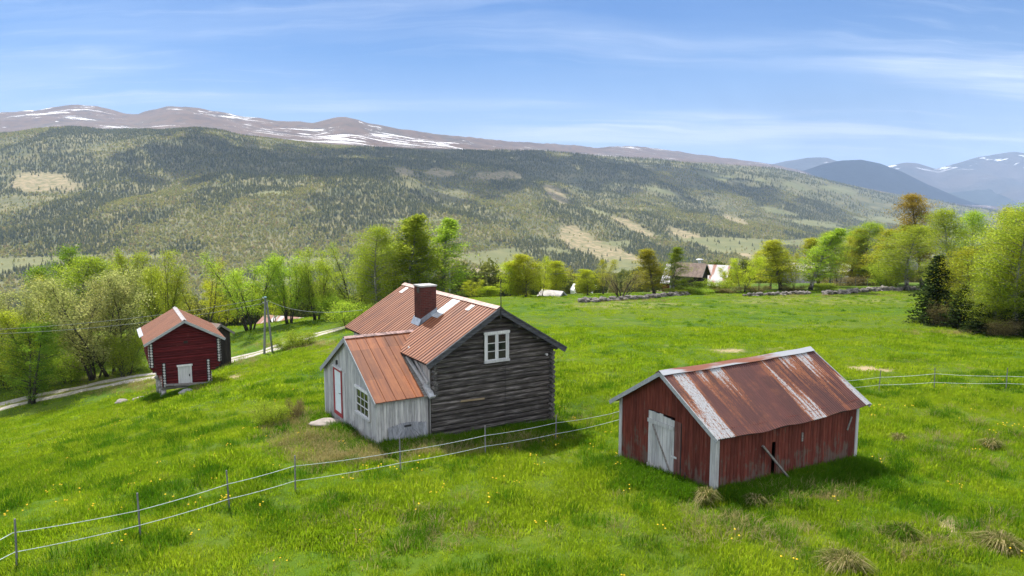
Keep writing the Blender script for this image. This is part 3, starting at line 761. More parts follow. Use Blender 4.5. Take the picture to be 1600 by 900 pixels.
# ------------------------------------------------------------------ the old log farmhouse with its boarded porch wing
HF = Frame(-3.07, 27.102, CZ - 9.15, R(31.18))
W_, L_, HR, SL, OV, OG, D_, YA, HA, SA = 5.543, 8.9, 4.956, .599, .345, .467, 2.103, 3.16, 3.70, .565
EH = HR - SL * (W_ / 2 + OV)
house = empty('log_farmhouse', HF.o, HF.th, 'weathered dark log farmhouse with rusty ribbed roof, brick chimney and grey boarded wing', 'house')
wl = [HF.hit(px, py, 1, 0) for px, py in ((754.6, 518.8), (793.7, 515), (755, 568), (791.8, 562))]
wx0, wx1 = (wl[0].x + wl[2].x) / 2, (wl[1].x + wl[3].x) / 2; wz0, wz1 = (wl[2].z + wl[3].z) / 2 + .1, (wl[0].z + wl[1].z) / 2 - .1
roofz = lambda x: HR - SL * abs(x - W_ / 2) - .10
def gx(z):
    if z < roofz(0): return (0, W_)
    k = (HR - .10 - z) / SL; return (W_ / 2 - k, W_ / 2 + k)
mb = MB(); logs(mb, (0, 0), (1, 0), (0, -1), -.7, HR - .12, gx, .20, .070, holes=[(wx0, wx1, wz0, wz1)])
mb.build('gable_wall', M['log_grey'], house)
mb = MB(); logs(mb, (W_, 0), (0, 1), (1, 0), -.7, EH + .12, lambda z: (0, L_ - .4), .20, .070); mb.build('side_wall', M['log_grey_side'], house)
mb = MB(); logs(mb, (0, L_ - .4), (1, 0), (0, 1), -.7, HR - .12, gx, .20, .070); mb.build('gable_wall', M['log_grey'], house)
mb = MB(); planks(mb, (0, 0), (0, 1), (-1, 0), .02, L_ - .4, lambda s: -.7, lambda s: EH + .16, .15); mb.build('side_wall', M['board_grey'], house)
# log ends stacked at the corners
for (x_, zz1) in ((W_ - .10, EH + .05), (.10, EH + .05)):
    mb = MB(); z = -.55
    while z < zz1 - .1:
        if not (x_ < 1 and z < 1.7): mb.cyl((x_ + random.uniform(-.015, .015), .05, z), (x_ + random.uniform(-.01, .01), -.24 + random.uniform(-.04, .03), z), .105, .095, 8, .06)
        z += .20
    mb.build('corner_log_stack', M['log_grey_side'], house)
for k in (-1, -.62, -.3, .0, .33, .66, .97):
    x_ = W_ / 2 + k * (W_ / 2 + .02); z = roofz(x_) - .14
    mb = MB(); mb.cyl((x_, .1, z), (x_, -.40, z), .095, .09, 12, .03); mb.build('purlin_end', M['log_grey_side'], house)
# main roof
rib = lambda s: .030 * (lambda f: max(0, min(1, (f - .22) / .10, (.78 - f) / .10)))((s / .235) % 1.0)
sl_len = (W_ / 2 + OV) * math.sqrt(1 + SL * SL)
roof_sheet('roof_slope', M['roof_house'], house, (W_ / 2, -OG, HR), (0, 1, 0), (-1, 0, -SL), L_ + OG, sl_len, rib, .02, 6)
roof_sheet('roof_slope', M['roof_house'], house, (W_ / 2, -OG, HR), (0, 1, 0), (1, 0, -SL), L_ + OG, sl_len, rib, .02, 2)
mb = MB()
for sgn in (-1, 1):                                            # boarding under the sheets
    a = Vector((W_ / 2, -OG + .02, HR - .085)); b = Vector((W_ / 2 + sgn * (W_ / 2 + OV - .02), -OG + .02, HR - .085 - SL * (W_ / 2 + OV - .02)))
    mb.prism([a, b, b + Vector((0, 0, .045)), a + Vector((0, 0, .045))], (0, L_ + OG - .05, 0))
mb.build('roof_boarding', M['dark_wood'], house)
def ridge_cap(mb, a, b, s, w, th=.012, seg=12, dz=None):
    for i in range(seg):
        for sgn in (-1, 1):
            p = Vector(a).lerp(Vector(b), i / seg); q = Vector(a).lerp(Vector(b), (i + 1) / seg)
            if dz: p = p + Vector((0, 0, dz(i / seg))); q = q + Vector((0, 0, dz((i + 1) / seg)))
            lift = random.uniform(0, .006)
            d = Vector((sgn, 0, -s)) * w if abs((Vector(b) - Vector(a)).x) < .01 else Vector((0, sgn, -s)) * w
            u = Vector((0, 0, .05 + lift)); t = Vector((0, 0, th))
            ax = (q - p).normalized() * .015
            mb.hexa([p + u - ax, q + u + ax, q + d + u + ax, p + d + u - ax, p + u + t - ax, q + u + t + ax, q + d + u + t + ax, p + d + u + t - ax])
mb = MB(); ridge_cap(mb, (W_ / 2, -OG, HR), (W_ / 2, L_, HR), SL, .17); mb.build('ridge_cap', plain('ridge_sheet', (.40, .27, .23), .6, 0, .3, 3.0), house)
for sgn in (-1, 1):                                            # bargeboards
    mb = MB(); a = Vector((W_ / 2, -OG - .012, HR - .11)); b = Vector((W_ / 2 + sgn * (W_ / 2 + OV), -OG - .012, HR - .11 - SL * (W_ / 2 + OV)))
    mb.beam(a, b, .035, .22, (0, 0, 1)); mb.beam(a + Vector((0, -.03, .10)), b + Vector((0, -.03, .10)), .05, .05); mb.build('bargeboard', M['barge_dark'], house)
# the silvery patches of newer sheet near the ridge
u_s = Vector((-1, 0, -SL)).normalized(); nn = Vector((-SL, 0, 1)).normalized()
for (y0, y1, v0, v1) in ((2.52, 3.22, .20, 1.45), (1.15, 1.45, .25, .60), (7.9, 8.25, .22, .65)):
    o_ = Vector((W_ / 2, 0, HR)) + nn * .036
    p = [o_ + Vector((0, y0, 0)) + u_s * v0, o_ + Vector((0, y1, 0)) + u_s * v0, o_ + Vector((0, y1, 0)) + u_s * v1, o_ + Vector((0, y0, 0)) + u_s * v1]
    mb = MB(); mb.prism(p, nn * .006); mb.build('roof_patch', M['metal'], house)
# chimney
cb = HF.hitp(658.5, 506, (W_ / 2, 0, HR), nn)
cx0, cy0 = cb.x, cb.y; cs = .70; ctop = HF.hit(660, 449.5, 0, cx0).z
cz0 = roofz(cx0) - .2
mb = MB(); mb.box(cx0, cx0 + cs, cy0, cy0 + cs, cz0, ctop); ch = mb.build('chimney', M['brick'], house, bevel=.008)
mb = MB(); mb.box(cx0 - .03, cx0 + cs + .03, cy0 - .03, cy0 + cs + .03, ctop, ctop + .06); mb.build('chimney_cap', M['cap'], ch)
mb = MB(); mb.box(cx0 - .006, cx0 - .003, cy0 + .16, cy0 + .42, ctop - .26, ctop - .04); mb.build('smoke_opening', M['metal_dark'], ch)
mb = MB()
zr = lambda x: HR - SL * abs(x - W_ / 2)
for yy0, yy1 in ((cy0 - .07, cy0 - .004), (cy0 + cs + .004, cy0 + cs + .07)):
    mb.prism([(cx0 - .08, yy0, zr(cx0 - .08) + .02), (cx0 + cs, yy0, zr(cx0 + cs) + .02), (cx0 + cs, yy0, zr(cx0 + cs) + .22), (cx0 - .02, yy0, zr(cx0) + .22), (cx0 - .08, yy0, zr(cx0 - .08) + .14)], (0, yy1 - yy0, 0))
mb.prism([(cx0 - .16, cy0 - .07, zr(cx0 - .16) + .035), (cx0 - .004, cy0 - .07, zr(cx0) + .04), (cx0 - .004, cy0 - .07, zr(cx0) + .20), (cx0 - .03, cy0 - .07, zr(cx0) + .20)], (0, cs + .14, 0))
mb.build('flashing', M['lead'], ch)
# lightning rod and its lead down the gable
rt = HF.hit(782.5, 438, 1, -OG - .06)
mb = MB(); mb.cyl((W_ / 2, -OG - .06, HR - .45), (W_ / 2, -OG - .06, rt.z), .022, .014, 8)
rod = mb.build('lightning_rod', M['metal_dark'], house)
dl = HF.hit(789.5, 600, 1, -.1).x
mb = MB(); mb.tube([(dl, -.10, wz0 - .12), (dl, -.105, 1.6), (dl - .01, -.10, .6), (dl - .01, -.10, -.4)], .009, 5); mb.build('earth_wire', M['metal_dark'], house)
window(house, (0, -.085), (1, 0), (0, -1), wx0, wx1, wz0, wz1, 1, 3, True, .105)
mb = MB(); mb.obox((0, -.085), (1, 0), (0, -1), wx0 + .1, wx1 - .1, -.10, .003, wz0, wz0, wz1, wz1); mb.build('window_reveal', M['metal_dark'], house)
mb = MB(); p_ = HF.hit(853.7, 553.5, 1, -.1); mb.cyl((p_.x, -.02, p_.z), (p_.x, -.16, p_.z), .035, .05, 10); mb.build('lamp_bracket', M['white'], house)
lp = [HF.hit(px, py, 1, -.09) for px, py in ((720, 627), (757, 622.5))]
mb = MB(); mb.beam(lp[0], lp[1], .02, .07); mb.build('new_log_patch', wood('fresh_wood', (.20, .15, .09), (.30, .23, .14), (.38, .30, .20), 0), house)
# ---- wing
AXL = 2 * YA - .02
az = lambda y: HA - SA * abs(y - YA) - .09
ww = [HF.hit(px, py, 0, -D_ - .03) for px, py in ((556.2, 600), (578.6, 615), (558, 643), (578.6, 659.5))]
dd = [HF.hit(px, py, 0, -D_ - .03) for px, py in ((522.6, 572.6), (535, 579.6), (522, 643), (535, 651))]
ay1, ay0 = (ww[0].y + ww[2].y) / 2, (ww[1].y + ww[3].y) / 2; wzz0, wzz1 = (ww[2].z + ww[3].z) / 2 + .08, (ww[0].z + ww[1].z) / 2 - .08
dy1, dy0 = (dd[0].y + dd[2].y) / 2, (dd[1].y + dd[3].y) / 2; dz0, dz1 = (dd[2].z + dd[3].z) / 2 - .02, (dd[0].z + dd[1].z) / 2
print('wing window', ay0, ay1, wzz0, wzz1, 'door', dy0, dy1, dz0, dz1)
mb = MB(); planks(mb, (-D_, 0), (0, 1), (-1, 0), .05, AXL, lambda s: -.6, az, .15, holes=[(ay0, ay1, wzz0, wzz1), (dy0, dy1, dz0, dz1)])
mb.build('wing_front_wall', M['board_grey'], house)
mb = MB(); planks(mb, (0, .05), (1, 0), (0, -1), -D_, -.10, lambda s: -.6, lambda s: az(.05) + .02, .11); mb.build('wing_end_wall', M['board_grey'], house)
mb = MB(); planks(mb, (0, AXL), (1, 0), (0, 1), -D_, .0, lambda s: -.6, lambda s: az(AXL) + .02, .14); mb.build('wing_end_wall', M['board_grey'], house)
mb = MB()
mb.obox((-D_, 0), (0, 1), (-1, 0), .025, .15, .033, .058, -.6, -.6, az(.03), az(.15)); mb.obox((0, .05), (1, 0), (0, -1), -D_ - .055, -D_ + .10, .033, .058, -.6, -.6, az(.05), az(.05))
mb.build('corner_board', M['white_worn'], house)
mb = MB(); mb.obox((-D_, 0), (0, 1), (-1, 0), AXL - .12, AXL + .03, .033, .058, -.6, -.6, az(AXL - .1), az(AXL)); mb.build('corner_board', M['white'], house)
mb = MB(); mb.obox((-D_, 0), (0, 1), (-1, 0), dy0 - .42, dy0 - .27, .033, .075, -.5, -.5, dz1 - .02, dz1 - .02); mb.build('cable_cover', M['white'], house)
mb = MB(); mb.obox((0, .05), (1, 0), (0, -1), -D_ - .05, -.05, .035, .06, az(.05) - .13, az(.05) - .13, az(.05) - .01, az(.05) - .01); mb.build('frieze_board', M['white_worn'], house)
window(house, (-D_ - .033, 0), (0, 1), (-1, 0), ay0, ay1, wzz0, wzz1, 3, 3, False, .09)
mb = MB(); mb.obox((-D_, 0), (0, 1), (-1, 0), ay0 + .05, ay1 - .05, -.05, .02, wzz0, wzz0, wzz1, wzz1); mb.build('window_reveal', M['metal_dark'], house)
# door
mb = MB(); mb.obox((-D_, 0), (0, 1), (-1, 0), dy0 + .10, dy1 - .10, -.02, .03, dz0 + .14, dz0 + .14, dz1 - .10, dz1 - .10)
door = mb.build('door', plain('blue_white_door', (.66, .72, .76), .5, 0, .06), house)
mb = MB()
for (a, b, p, q) in ((dy0, dy0 + .10, dz0, dz1), (dy1 - .10, dy1, dz0, dz1), (dy0 + .10, dy1 - .10, dz1 - .10, dz1), (dy0 + .10, dy1 - .10, dz0, dz0 + .14)):
    mb.obox((-D_, 0), (0, 1), (-1, 0), a, b, .0, .065, p, p, q, q)
mb.build('door_frame', M['red_trim'], door)
mb = MB(); mb.obox((-D_, 0), (0, 1), (-1, 0), dy0 - .05, dy1 + .05, .0, .10, dz1 + .002, dz1 + .002, dz1 + .05, dz1 + .05); mb.build('door_hood', M['white'], door)
mb = MB(); hz_ = dz0 + 1.0; mb.cyl((-D_ - .03, dy0 + .18, hz_), (-D_ - .09, dy0 + .18, hz_), .012, .012, 8); mb.cyl((-D_ - .09, dy0 + .18, hz_), (-D_ - .09, dy0 + .30, hz_), .012, .010, 8); mb.build('handle', M['metal_dark'], door)
mb = MB(); mb.obox((-D_, 0), (0, 1), (-1, 0), (dy0 + dy1) / 2 - .04, (dy0 + dy1) / 2 + .04, .0, .10, dz1 + .16, dz1 + .16, dz1 + .34, dz1 + .34); mb.build('lamp_bracket', M['metal_dark'], house)
# wing roof: seamed sheets; both slopes die into the main roof and wall
mainz = lambda x: HR - SL * (W_ / 2 - x) + .02
seam = lambda s: .028 if (s % .40) < .022 else 0.0
alen = (YA + .16) * math.sqrt(1 + SA * SA); ALX = 3.15
def keep_for(sgn):
    def keep(s, t):
        x = -D_ - .16 + s; z = HA - SA * t / math.sqrt(1 + SA * SA)
        if x > -.02 and z < EH + .02: return False
        return z > (mainz(x) - .03 if x > -OV else -9) or x <= -OV
    return keep
for sgn in (-1, 1):
    r_s = roof_sheet('wing_roof_slope', M['roof_annex'], house, (-D_ - .16, YA, HA), (1, 0, 0), (0, sgn, -SA), ALX, alen, seam, .0105, 40, .03, keep_for(sgn))
mb = MB(); ridge_cap(mb, (-D_ - .16, YA, HA - .02), (.82, YA, HA - .02), SA, .13, .012, 7); mb.build('wing_ridge_cap', plain('wing_ridge_sheet', (.30, .19, .17), .6, 0, .6, 5.0), house)
for sgn in (-1, 1):
    mb = MB(); x_ = -D_ - .175; a = Vector((x_, YA, HA - .09)); b = Vector((x_, YA + sgn * (YA + .16), HA - .09 - SA * (YA + .16)))
    mb.beam(a, b, .03, .17); mb.build('bargeboard', M['barge_grey'], house)
mb = MB()
for sgn in (-1, 1):
    a = Vector((-D_ - .15, YA, HA - .075)); b = Vector((-D_ - .15, YA + sgn * (YA + .13), HA - .075 - SA * (YA + .13)))
    mb.prism([a, b, b + Vector((0, 0, .035)), a + Vector((0, 0, .035))], (D_ + .10, 0, 0))
mb.build('wing_roof_boarding', M['beam'], house)
# wall flashing board running down the wing roof against the house, with its metal foot
yb = lambda y: HA - SA * abs(y - YA)
mb = MB(); a = Vector((-.20, 1.75, yb(1.75) + .07)); b = Vector((-.10, -.12, yb(-.12) + .07)); mb.beam(a, b, .10, .10)
mb.beam(Vector((-.07, 1.9, yb(1.9) + .30)), Vector((-.07, .10, yb(.1) + .25)), .04, .12); mb.build('flashing_board', M['white_worn'], house)
mb = MB(); mb.beam(Vector((-.12, .22, yb(.22) + .10)), Vector((-.06, -.30, yb(-.30) + .02)), .24, .10); mb.build('gutter_end', M['metal'], house)
# plank hatch leaning on the end wall
hh = [HF.hit(px, py, 1, -.02) for px, py in ((606, 672), (666, 662), (608, 704), (668, 694))]
hx0, hx1 = hh[0].x, min(hh[1].x, -.18)
mb = MB(); k = 9
for i in range(k):
    a, b = hx0 + (hx1 - hx0) * i / k, hx0 + (hx1 - hx0) * (i + 1) / k; m_ = ((a + b) / 2 - hx0) / (hx1 - hx0)
    top = hh[0].z + .05 + .12 * math.sin(math.pi * m_); tl = .05 + random.uniform(0, .01)
    mb.hexa([(a + .003, -.26, -.6), (b - .003, -.26, -.6), (b - .003, -.23, -.6), (a + .003, -.23, -.6), (a + .003, -.05, top), (b - .003, -.05, top), (b - .003, -.02, top), (a + .003, -.02, top)])
for s_ in (-1, 1):
    cxm = (hx0 + hx1) / 2; mb.beam((cxm + s_ * .08, -.075, hh[0].z - .02), (cxm + s_ * .55, -.20, -.05), .09, .02, (0, -1, .35))
    mb.beam((cxm + s_ * .22, -.075, hh[0].z - .02), (cxm + s_ * .62, -.16, .22), .09, .02, (0, -1, .35))
hatch = mb.build('cellar_hatch', M['board_hatch'], house)
mb = MB(); cxm = (hx0 + hx1) / 2; mb.box(cxm - .14, cxm + .14, -.085, -.062, hh[0].z + .02, hh[0].z + .09); mb.build('hand_slot', M['metal_dark'], hatch)
# doorstep and flagstones
sp = HF.world((-D_ - .52, (dy0 + dy1) / 2 - .10, dz0 - .12))
mb = MB(); mb.stone((sp.x, sp.y, sp.z - .08), (.70, .46, .09), 3); o = mb.build('doorstep', M['slab'], None, True)
tag(o, 'pale flat doorstep slab below the red framed farmhouse door', 'doorstep')
for px, py, r_, lab in ((484, 660, .32, 'small pale flagstone sunk in the dry grass before the doorstep'), (532, 656, .14, 'little white stone in the grass beside the doorstep'),
                        (468, 648, .55, 'long low flagstone half hidden beside the brown shrub')):
    p = G(px, py); mb = MB(); mb.stone((p.x, p.y, p.z + .02), (r_, r_ * .7, r_ * .14), 2); o = mb.build('flagstone', M['slab'], None, True); tag(o, lab, 'flagstone', 'flagstones before the farmhouse door')
# ------------------------------------------------------------------ red barn
BF = Frame(5.9, 20.62, CZ - 8.75, R(31.13))
bW, bL, bHR, bS, bOV, bOG = 4.25, 6.66, 3.42, .611, .30, .254
bEH = bHR - bS * (bW / 2 + bOV)
barn = empty('red_barn', BF.o, BF.th, 'small red board barn with rust streaked corrugated roof and white plank door', 'barn')
sag = lambda a: -.09 * math.sin(math.pi * min(max(a, 0), 1)) + .02 * math.sin(a * 19)
bz = lambda y: bHR - bS * abs(y - bW / 2) - .07
dq = [BF.hit(px, py, 0, 0) for px, py in ((1016.6, 643.5), (1058.8, 659.4), (1011.5, 734.7), (1049.8, 747.5))]
q1, q0 = (dq[0].y + dq[2].y) / 2, (dq[1].y + dq[3].y) / 2; qz0, qz1 = (dq[2].z + dq[3].z) / 2, (dq[0].z + dq[1].z) / 2
print('barn door', q0, q1, qz0, qz1)
mb = MB(); planks(mb, (0, 0), (0, 1), (-1, 0), 0, bW, lambda s: -.35, lambda s: bz(s), .155, .026, holes=[(q0, q1, qz0 - .3, qz1 + .10)], jit=.10, gap=.005)
mb.build('gable_wall', M['board_red'], barn)
mb = MB(); planks(mb, (0, 0), (1, 0), (0, -1), 0, bL, lambda s: -.35, lambda s: bz(0) + .04 + sag(s / bL) * .8, .15, .026, holes=[(2.42, 2.58, -.4, 1.32)], jit=.10, gap=.006)
mb.build('side_wall', M['board_red'], barn)
mb = MB(); planks(mb, (0, bW), (1, 0), (0, 1), 0, bL, lambda s: -.5, lambda s: bz(bW) + .02 + sag(s / bL) * .8, .15); mb.build('side_wall', M['board_red'], barn)
mb = MB(); planks(mb, (bL, 0), (0, 1), (1, 0), 0, bW, lambda s: -.4, lambda s: bz(s), .155); mb.build('gable_wall', M['board_red'], barn)
mb = MB(); mb.box(.06, bL - .06, .06, bW - .06, -.5, .0); mb.build('earth_floor', M['dark_wood'], barn)
mb = MB()
mb.obox((0, 0), (0, 1), (-1, 0), -.03, .135, .036, .064, -.4, -.4, bz(0), bz(.135)); mb.obox((0, 0), (1, 0), (0, -1), -.064, .10, .036, .064, -.4, -.4, bz(0) - .02, bz(0) - .02)
mb.build('corner_board', M['white_worn'], barn)
mb = MB(); mb.obox((0, 0), (0, 1), (-1, 0), bW - .10, bW + .03, .036, .064, -.35, -.35, bz(bW - .1), bz(bW)); mb.build('corner_board', M['white_worn'], barn)
mb = MB(); mb.obox((0, 0), (1, 0), (0, -1), bL - .10, bL + .03, .036, .064, -.4, -.4, bz(0) - .02, bz(0) - .02); mb.build('corner_board', M['white_worn'], barn)
# door: ledged and braced, hung a little askew
mb = MB(); k = 7; ed = np.linspace(q0, q1, k + 1)
for i in range(k):
    a, b = ed[i] + .004, ed[i + 1] - .004
    off = random.uniform(.0, .008); hd = qz1 + random.uniform(-.03, .03) + (.01 if i < 3 else .07)
    mb.obox((0, 0), (0, 1), (-1, 0), a, b, .010 + off, .036 + off, qz0 - .25, qz0 - .25, hd, hd)
bd = mb.build('door', M['white_worn'], barn)
H = qz1 - qz0
for z_ in (qz0 + .18, qz0 + H * .87): mb = MB(); mb.obox((0, 0), (0, 1), (-1, 0), q0 + .0, q1 + .02, .045, .070, z_ - .06, z_ - .06, z_ + .06, z_ + .06); mb.build('ledge', M['white_worn'], bd)
mb = MB(); mb.beam((-.058, q1 - .22, qz0 + H * .82), (-.058, q0 + .10, qz0 + .22), .03, .05, (-1, 0, 0)); mb.build('brace', M['beam'], bd)
mb = MB(); mb.obox((0, 0), (0, 1), (-1, 0), q0 - .16, q0 + .06, .07, .09, qz0 + H * .40, qz0 + H * .40, qz0 + H * .43, qz0 + H * .43); mb.build('latch', M['white'], bd)
WR = wood('worn_red_boards', (.08, .03, .025), (.14, .06, .05), (.22, .13, .11), 2, grain=8)
for a, b in ((q0 - .30, q0 - .17), (q0 - .165, q0 - .03)):
    mb = MB(); mb.obox((0, 0), (0, 1), (-1, 0), a, b, .036, .058, -.3, -.3, qz1 + .02, qz1 + .02)
    mb.build('side_board', WR, barn)
mb = MB(); mb.obox((0, 0), (0, 1), (-1, 0), q0 - .52, q0 - .485, .028, .038, -.3, -.3, qz0 + .45, qz0 + .45); mb.build('gap', M['metal_dark'], barn)
mb = MB(); mb.obox((0, 0), (0, 1), (-1, 0), q0 - .315, q0 - .302, .028, .062, -.3, -.3, qz1, qz1); mb.build('gap', M['metal_dark'], barn)
# roof
cor = lambda s: .011 * math.sin(6.28319 * s / .10)
blen = (bW / 2 + bOV) * math.sqrt(1 + bS * bS)
def bdz(a, b): return sag(a) * (.35 + .65 * b) + .012 * math.sin(a * 31 + b * 2) * b
roof_sheet('roof_slope', M['roof_barn'], barn, (-bOG, bW / 2, bHR), (1, 0, 0), (0, -1, -bS), bL + 2 * bOG, blen, cor, .0125, 10, .02, None, bdz)
roof_sheet('roof_slope', M['roof_barn'], barn, (-bOG, bW / 2, bHR), (1, 0, 0), (0, 1, -bS), bL + 2 * bOG, blen, cor, .0125, 4, .02, None, bdz)
mb = MB(); ridge_cap(mb, (-bOG - .03, bW / 2, bHR - .015), (bL + bOG, bW / 2, bHR - .015), bS, .19, .012, 16, lambda a: sag(a) * .35); mb.build('ridge_cap', patched('barn_ridge_metal', .47, (.34, .35, .37)), barn)
mb = MB()
for sgn in (-1, 1):
    for j in range(9):
        a0, a1 = j / 9, (j + 1) / 9
        a = Vector((-bOG + .02 + (bL + 2 * bOG - .04) * a0, bW / 2, bHR - .05 + sag(a0) * .35)); a2 = Vector((-bOG + .02 + (bL + 2 * bOG - .04) * a1, bW / 2, bHR - .05 + sag(a1) * .35))
        dv = Vector((0, sgn, -bS)) * (bW / 2 + bOV - .05); s0 = Vector((0, 0, sag(a0) * .6)); s1 = Vector((0, 0, sag(a1) * .6)); t = Vector((0, 0, -.03))
        mb.hexa([a + t, a2 + t, a2 + dv + s1 + t, a + dv + s0 + t, a, a2, a2 + dv + s1, a + dv + s0])
mb.build('roof_boarding', M['dark_wood'], barn)
for xx in (-bOG - .016, bL + bOG + .016):
    for sgn in (-1, 1):
        mb = MB(); a = Vector((xx, bW / 2, bHR - .06)); b = Vector((xx, bW / 2 + sgn * (bW / 2 + bOV), bHR - .06 - bS * (bW / 2 + bOV)))
        mb.beam(a, b, .028, .13); mb.build('bargeboard', M['barge_grey'], barn)
# a pole leaning against the side wall, a loose batten under the eave
l0, l1 = BF.hit(1192, 697, 1, -.10), BF.hit(1237, 748, 1, -.34)
mb = MB(); mb.beam(BF.world(l0), BF.world((l1.x, -.40, l1.z - .12)), .10, .055); o = mb.build('leaning_plank', M['beam'], None)
tag(o, 'weathered plank leaning against the shaded side wall of the red barn', 'plank')
mb = MB(); a = BF.hit(1331, 651, 1, -.06); b = BF.hit(1324, 672, 1, -.06); mb.beam(a, b, .05, .03, (0, -1, 0)); mb.build('batten', M['beam'], barn); mb = MB(); c = BF.hit(1254, 676, 1, -.05); mb.beam(c, c + Vector((0, 0, -.28)), .06, .03, (0, -1, 0)); mb.build('batten', M['beam'], barn)
for px, py, r_, lab in ((967, 722, .26, 'squarish footing stone under the barn corner nearest the farmhouse'), (955, 728, .17, 'small pale stone left of the barn corner nearest the farmhouse'),
                        (1065, 772, .22, 'low grey stone in the grass before the barn gable')):
    p = G(px, py); mb = MB(); mb.stone((p.x, p.y, p.z + r_ * .25), (r_, r_ * .8, r_ * .6), 2); o = mb.build('stone', M['slab'], None, True); tag(o, lab, 'stone')
# ------------------------------------------------------------------ red storehouse on stone footings
SF = Frame(-22.555, 49.942, CZ - 13.38, R(29.35))
sWu, sWl, sL, sHR, sS, sOV, sOG = 4.445, 3.06, 6.2, 5.113, .568, .349, .365
sEH = sHR - sS * (sWu / 2 + sOV)
store = empty('red_storehouse', SF.o, SF.th, 'red log storehouse on stone footings with flared upper storey and small white door', 'storehouse')
def sx(z):
    if z < 1.30: w = sWl / 2
    elif z < 1.95: w = sWl / 2 + (sWu - sWl) / 2 * math.sin((z - 1.30) / .65 * math.pi / 2) ** .9
    else: w = sWu / 2
    top = (sHR - .10 - z) / sS
    return (-min(w, top), min(w, top))
sd0, sd1 = SF.hit(277.5, 571, 1, 0), SF.hit(300.5, 598, 1, 0)
dx0, dx1, dzz0, dzz1 = sd0.x, sd1.x, sd1.z, sd0.z
mb = MB(); logs(mb, (0, 0), (1, 0), (0, -1), .52, sHR - .12, sx, .185, .055, holes=[(dx0, dx1, dzz0, dzz1)]); mb.build('front_wall', M['log_red'], store)
mb = MB(); logs(mb, (0, sL), (1, 0), (0, 1), .52, sHR - .12, sx, .185, .055); mb.build('rear_wall', M['log_red'], store)
for sgn in (-1, 1):
    mb = MB(); logs(mb, (sgn * sWl / 2, 0), (0, 1), (sgn, 0), .52, 1.4, lambda z: (0, sL), .185, .055); mb.build('lower_side_wall', M['log_red_side'], store)
    mb = MB(); planks(mb, (sgn * sWu / 2, 0), (0, 1), (sgn, 0), 0, sL, lambda s: 1.92, lambda s: sEH + .17, .16, .03); mb.build('upper_side_wall', M['log_red_side'], store)
    mb = MB()
    mb.prism([(sgn * (sWl / 2 - .05), .12, 1.28), (sgn * sWu / 2, .12, 1.93), (sgn * sWu / 2, .12, 1.99), (sgn * (sWl / 2 - .05), .12, 1.99)], (0, sL - .24, 0)); mb.build('jetty_soffit', M['log_red_side'], store)
# white painted log ends
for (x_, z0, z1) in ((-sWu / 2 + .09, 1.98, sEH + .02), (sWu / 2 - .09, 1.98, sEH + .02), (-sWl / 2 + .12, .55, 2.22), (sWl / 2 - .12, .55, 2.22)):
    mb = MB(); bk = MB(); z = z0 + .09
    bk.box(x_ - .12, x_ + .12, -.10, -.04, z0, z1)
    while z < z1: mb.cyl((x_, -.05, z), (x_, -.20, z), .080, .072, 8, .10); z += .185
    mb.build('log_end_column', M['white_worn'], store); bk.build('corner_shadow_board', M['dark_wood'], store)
for sgn in (-1, 1):
    for y_ in (.12, sL * .5, sL - .12):
        mb = MB(); z = .64
        while z < 1.35: mb.cyl((sgn * (sWl / 2 - .02), y_, z), (sgn * (sWl / 2 + .10), y_, z), .075, .07, 8, .1); z += .185
        mb.build('log_end_column', M['white_worn'] if y_ < 1 else M['log_red_side'], store); mb = MB(); z = 2.05
        while z < sEH: mb.cyl((sgn * (sWu / 2 - .02), y_, z), (sgn * (sWu / 2 + .08), y_, z), .075, .07, 8, .1); z += .185
        mb.build('log_end_column', M['white_worn'] if y_ < 1 else M['log_red_side'], store)
# sill beams and footings
mb = MB(); mb.beam((-sWl / 2 - .1, .06, .44), (sWl / 2 + .1, .06, .44), .22, .16); mb.beam((-sWl / 2 - .1, sL - .06, .44), (sWl / 2 + .1, sL - .06, .44), .22, .16)
for sgn in (-1, 1): mb.beam((sgn * (sWl / 2 - .1), 0, .44), (sgn * (sWl / 2 - .1), sL, .44), .2, .15)
mb.build('sill_beam', M['beam'], store)
mb = MB(); mb.box(-sWl / 2 + .1, sWl / 2 - .1, .1, sL - .1, .36, .52); mb.build('floor_planks', M['dark_wood'], store)
for sgn in (-1, 1):
    for y_ in (.1, sL / 2, sL - .1):
        mb = MB(); x_ = sgn * (sWl / 2 - .05); mb.cyl((x_, y_, -1.6), (x_, y_, .35), .17, .15, 10, .08); mb.stone((x_, y_, -.05), (.24, .22, .2), 2); mb.build('footing', M['stone'], store, True)
# door
mb = MB(); mb.box(dx0 + .09, dx1 - .09, -.05, -.01, dzz0 + .04, dzz1 - .09); sdoor = mb.build('door', M['white'], store)
mb = MB(); mb.box(dx0, dx0 + .09, -.10, 0, dzz0, dzz1); mb.box(dx1 - .09, dx1, -.10, 0, dzz0, dzz1); mb.box(dx0 - .06, dx1 + .06, -.12, 0, dzz1 - .09, dzz1 + .03); mb.build('door_frame', M['white'], sdoor)
mb = MB(); mb.box(dx1 - .19, dx1 - .13, -.075, -.05, dzz0 + .5, dzz0 + .66); mb.build('handle', M['metal_dark'], sdoor)
mb = MB(); mb.box(dx0 + .09, dx1 - .09, -.09, -.02, dzz0 - .05, dzz0 + .04); mb.build('threshold', M['log_red'], sdoor)
hp = SF.hit(290, 534.5, 1, -.06); mb = MB(); mb.box(hp.x - .13, hp.x + .13, -.075, -.04, hp.z - .08, hp.z + .08); mb.build('vent_hole', M['dark_wood'], store)
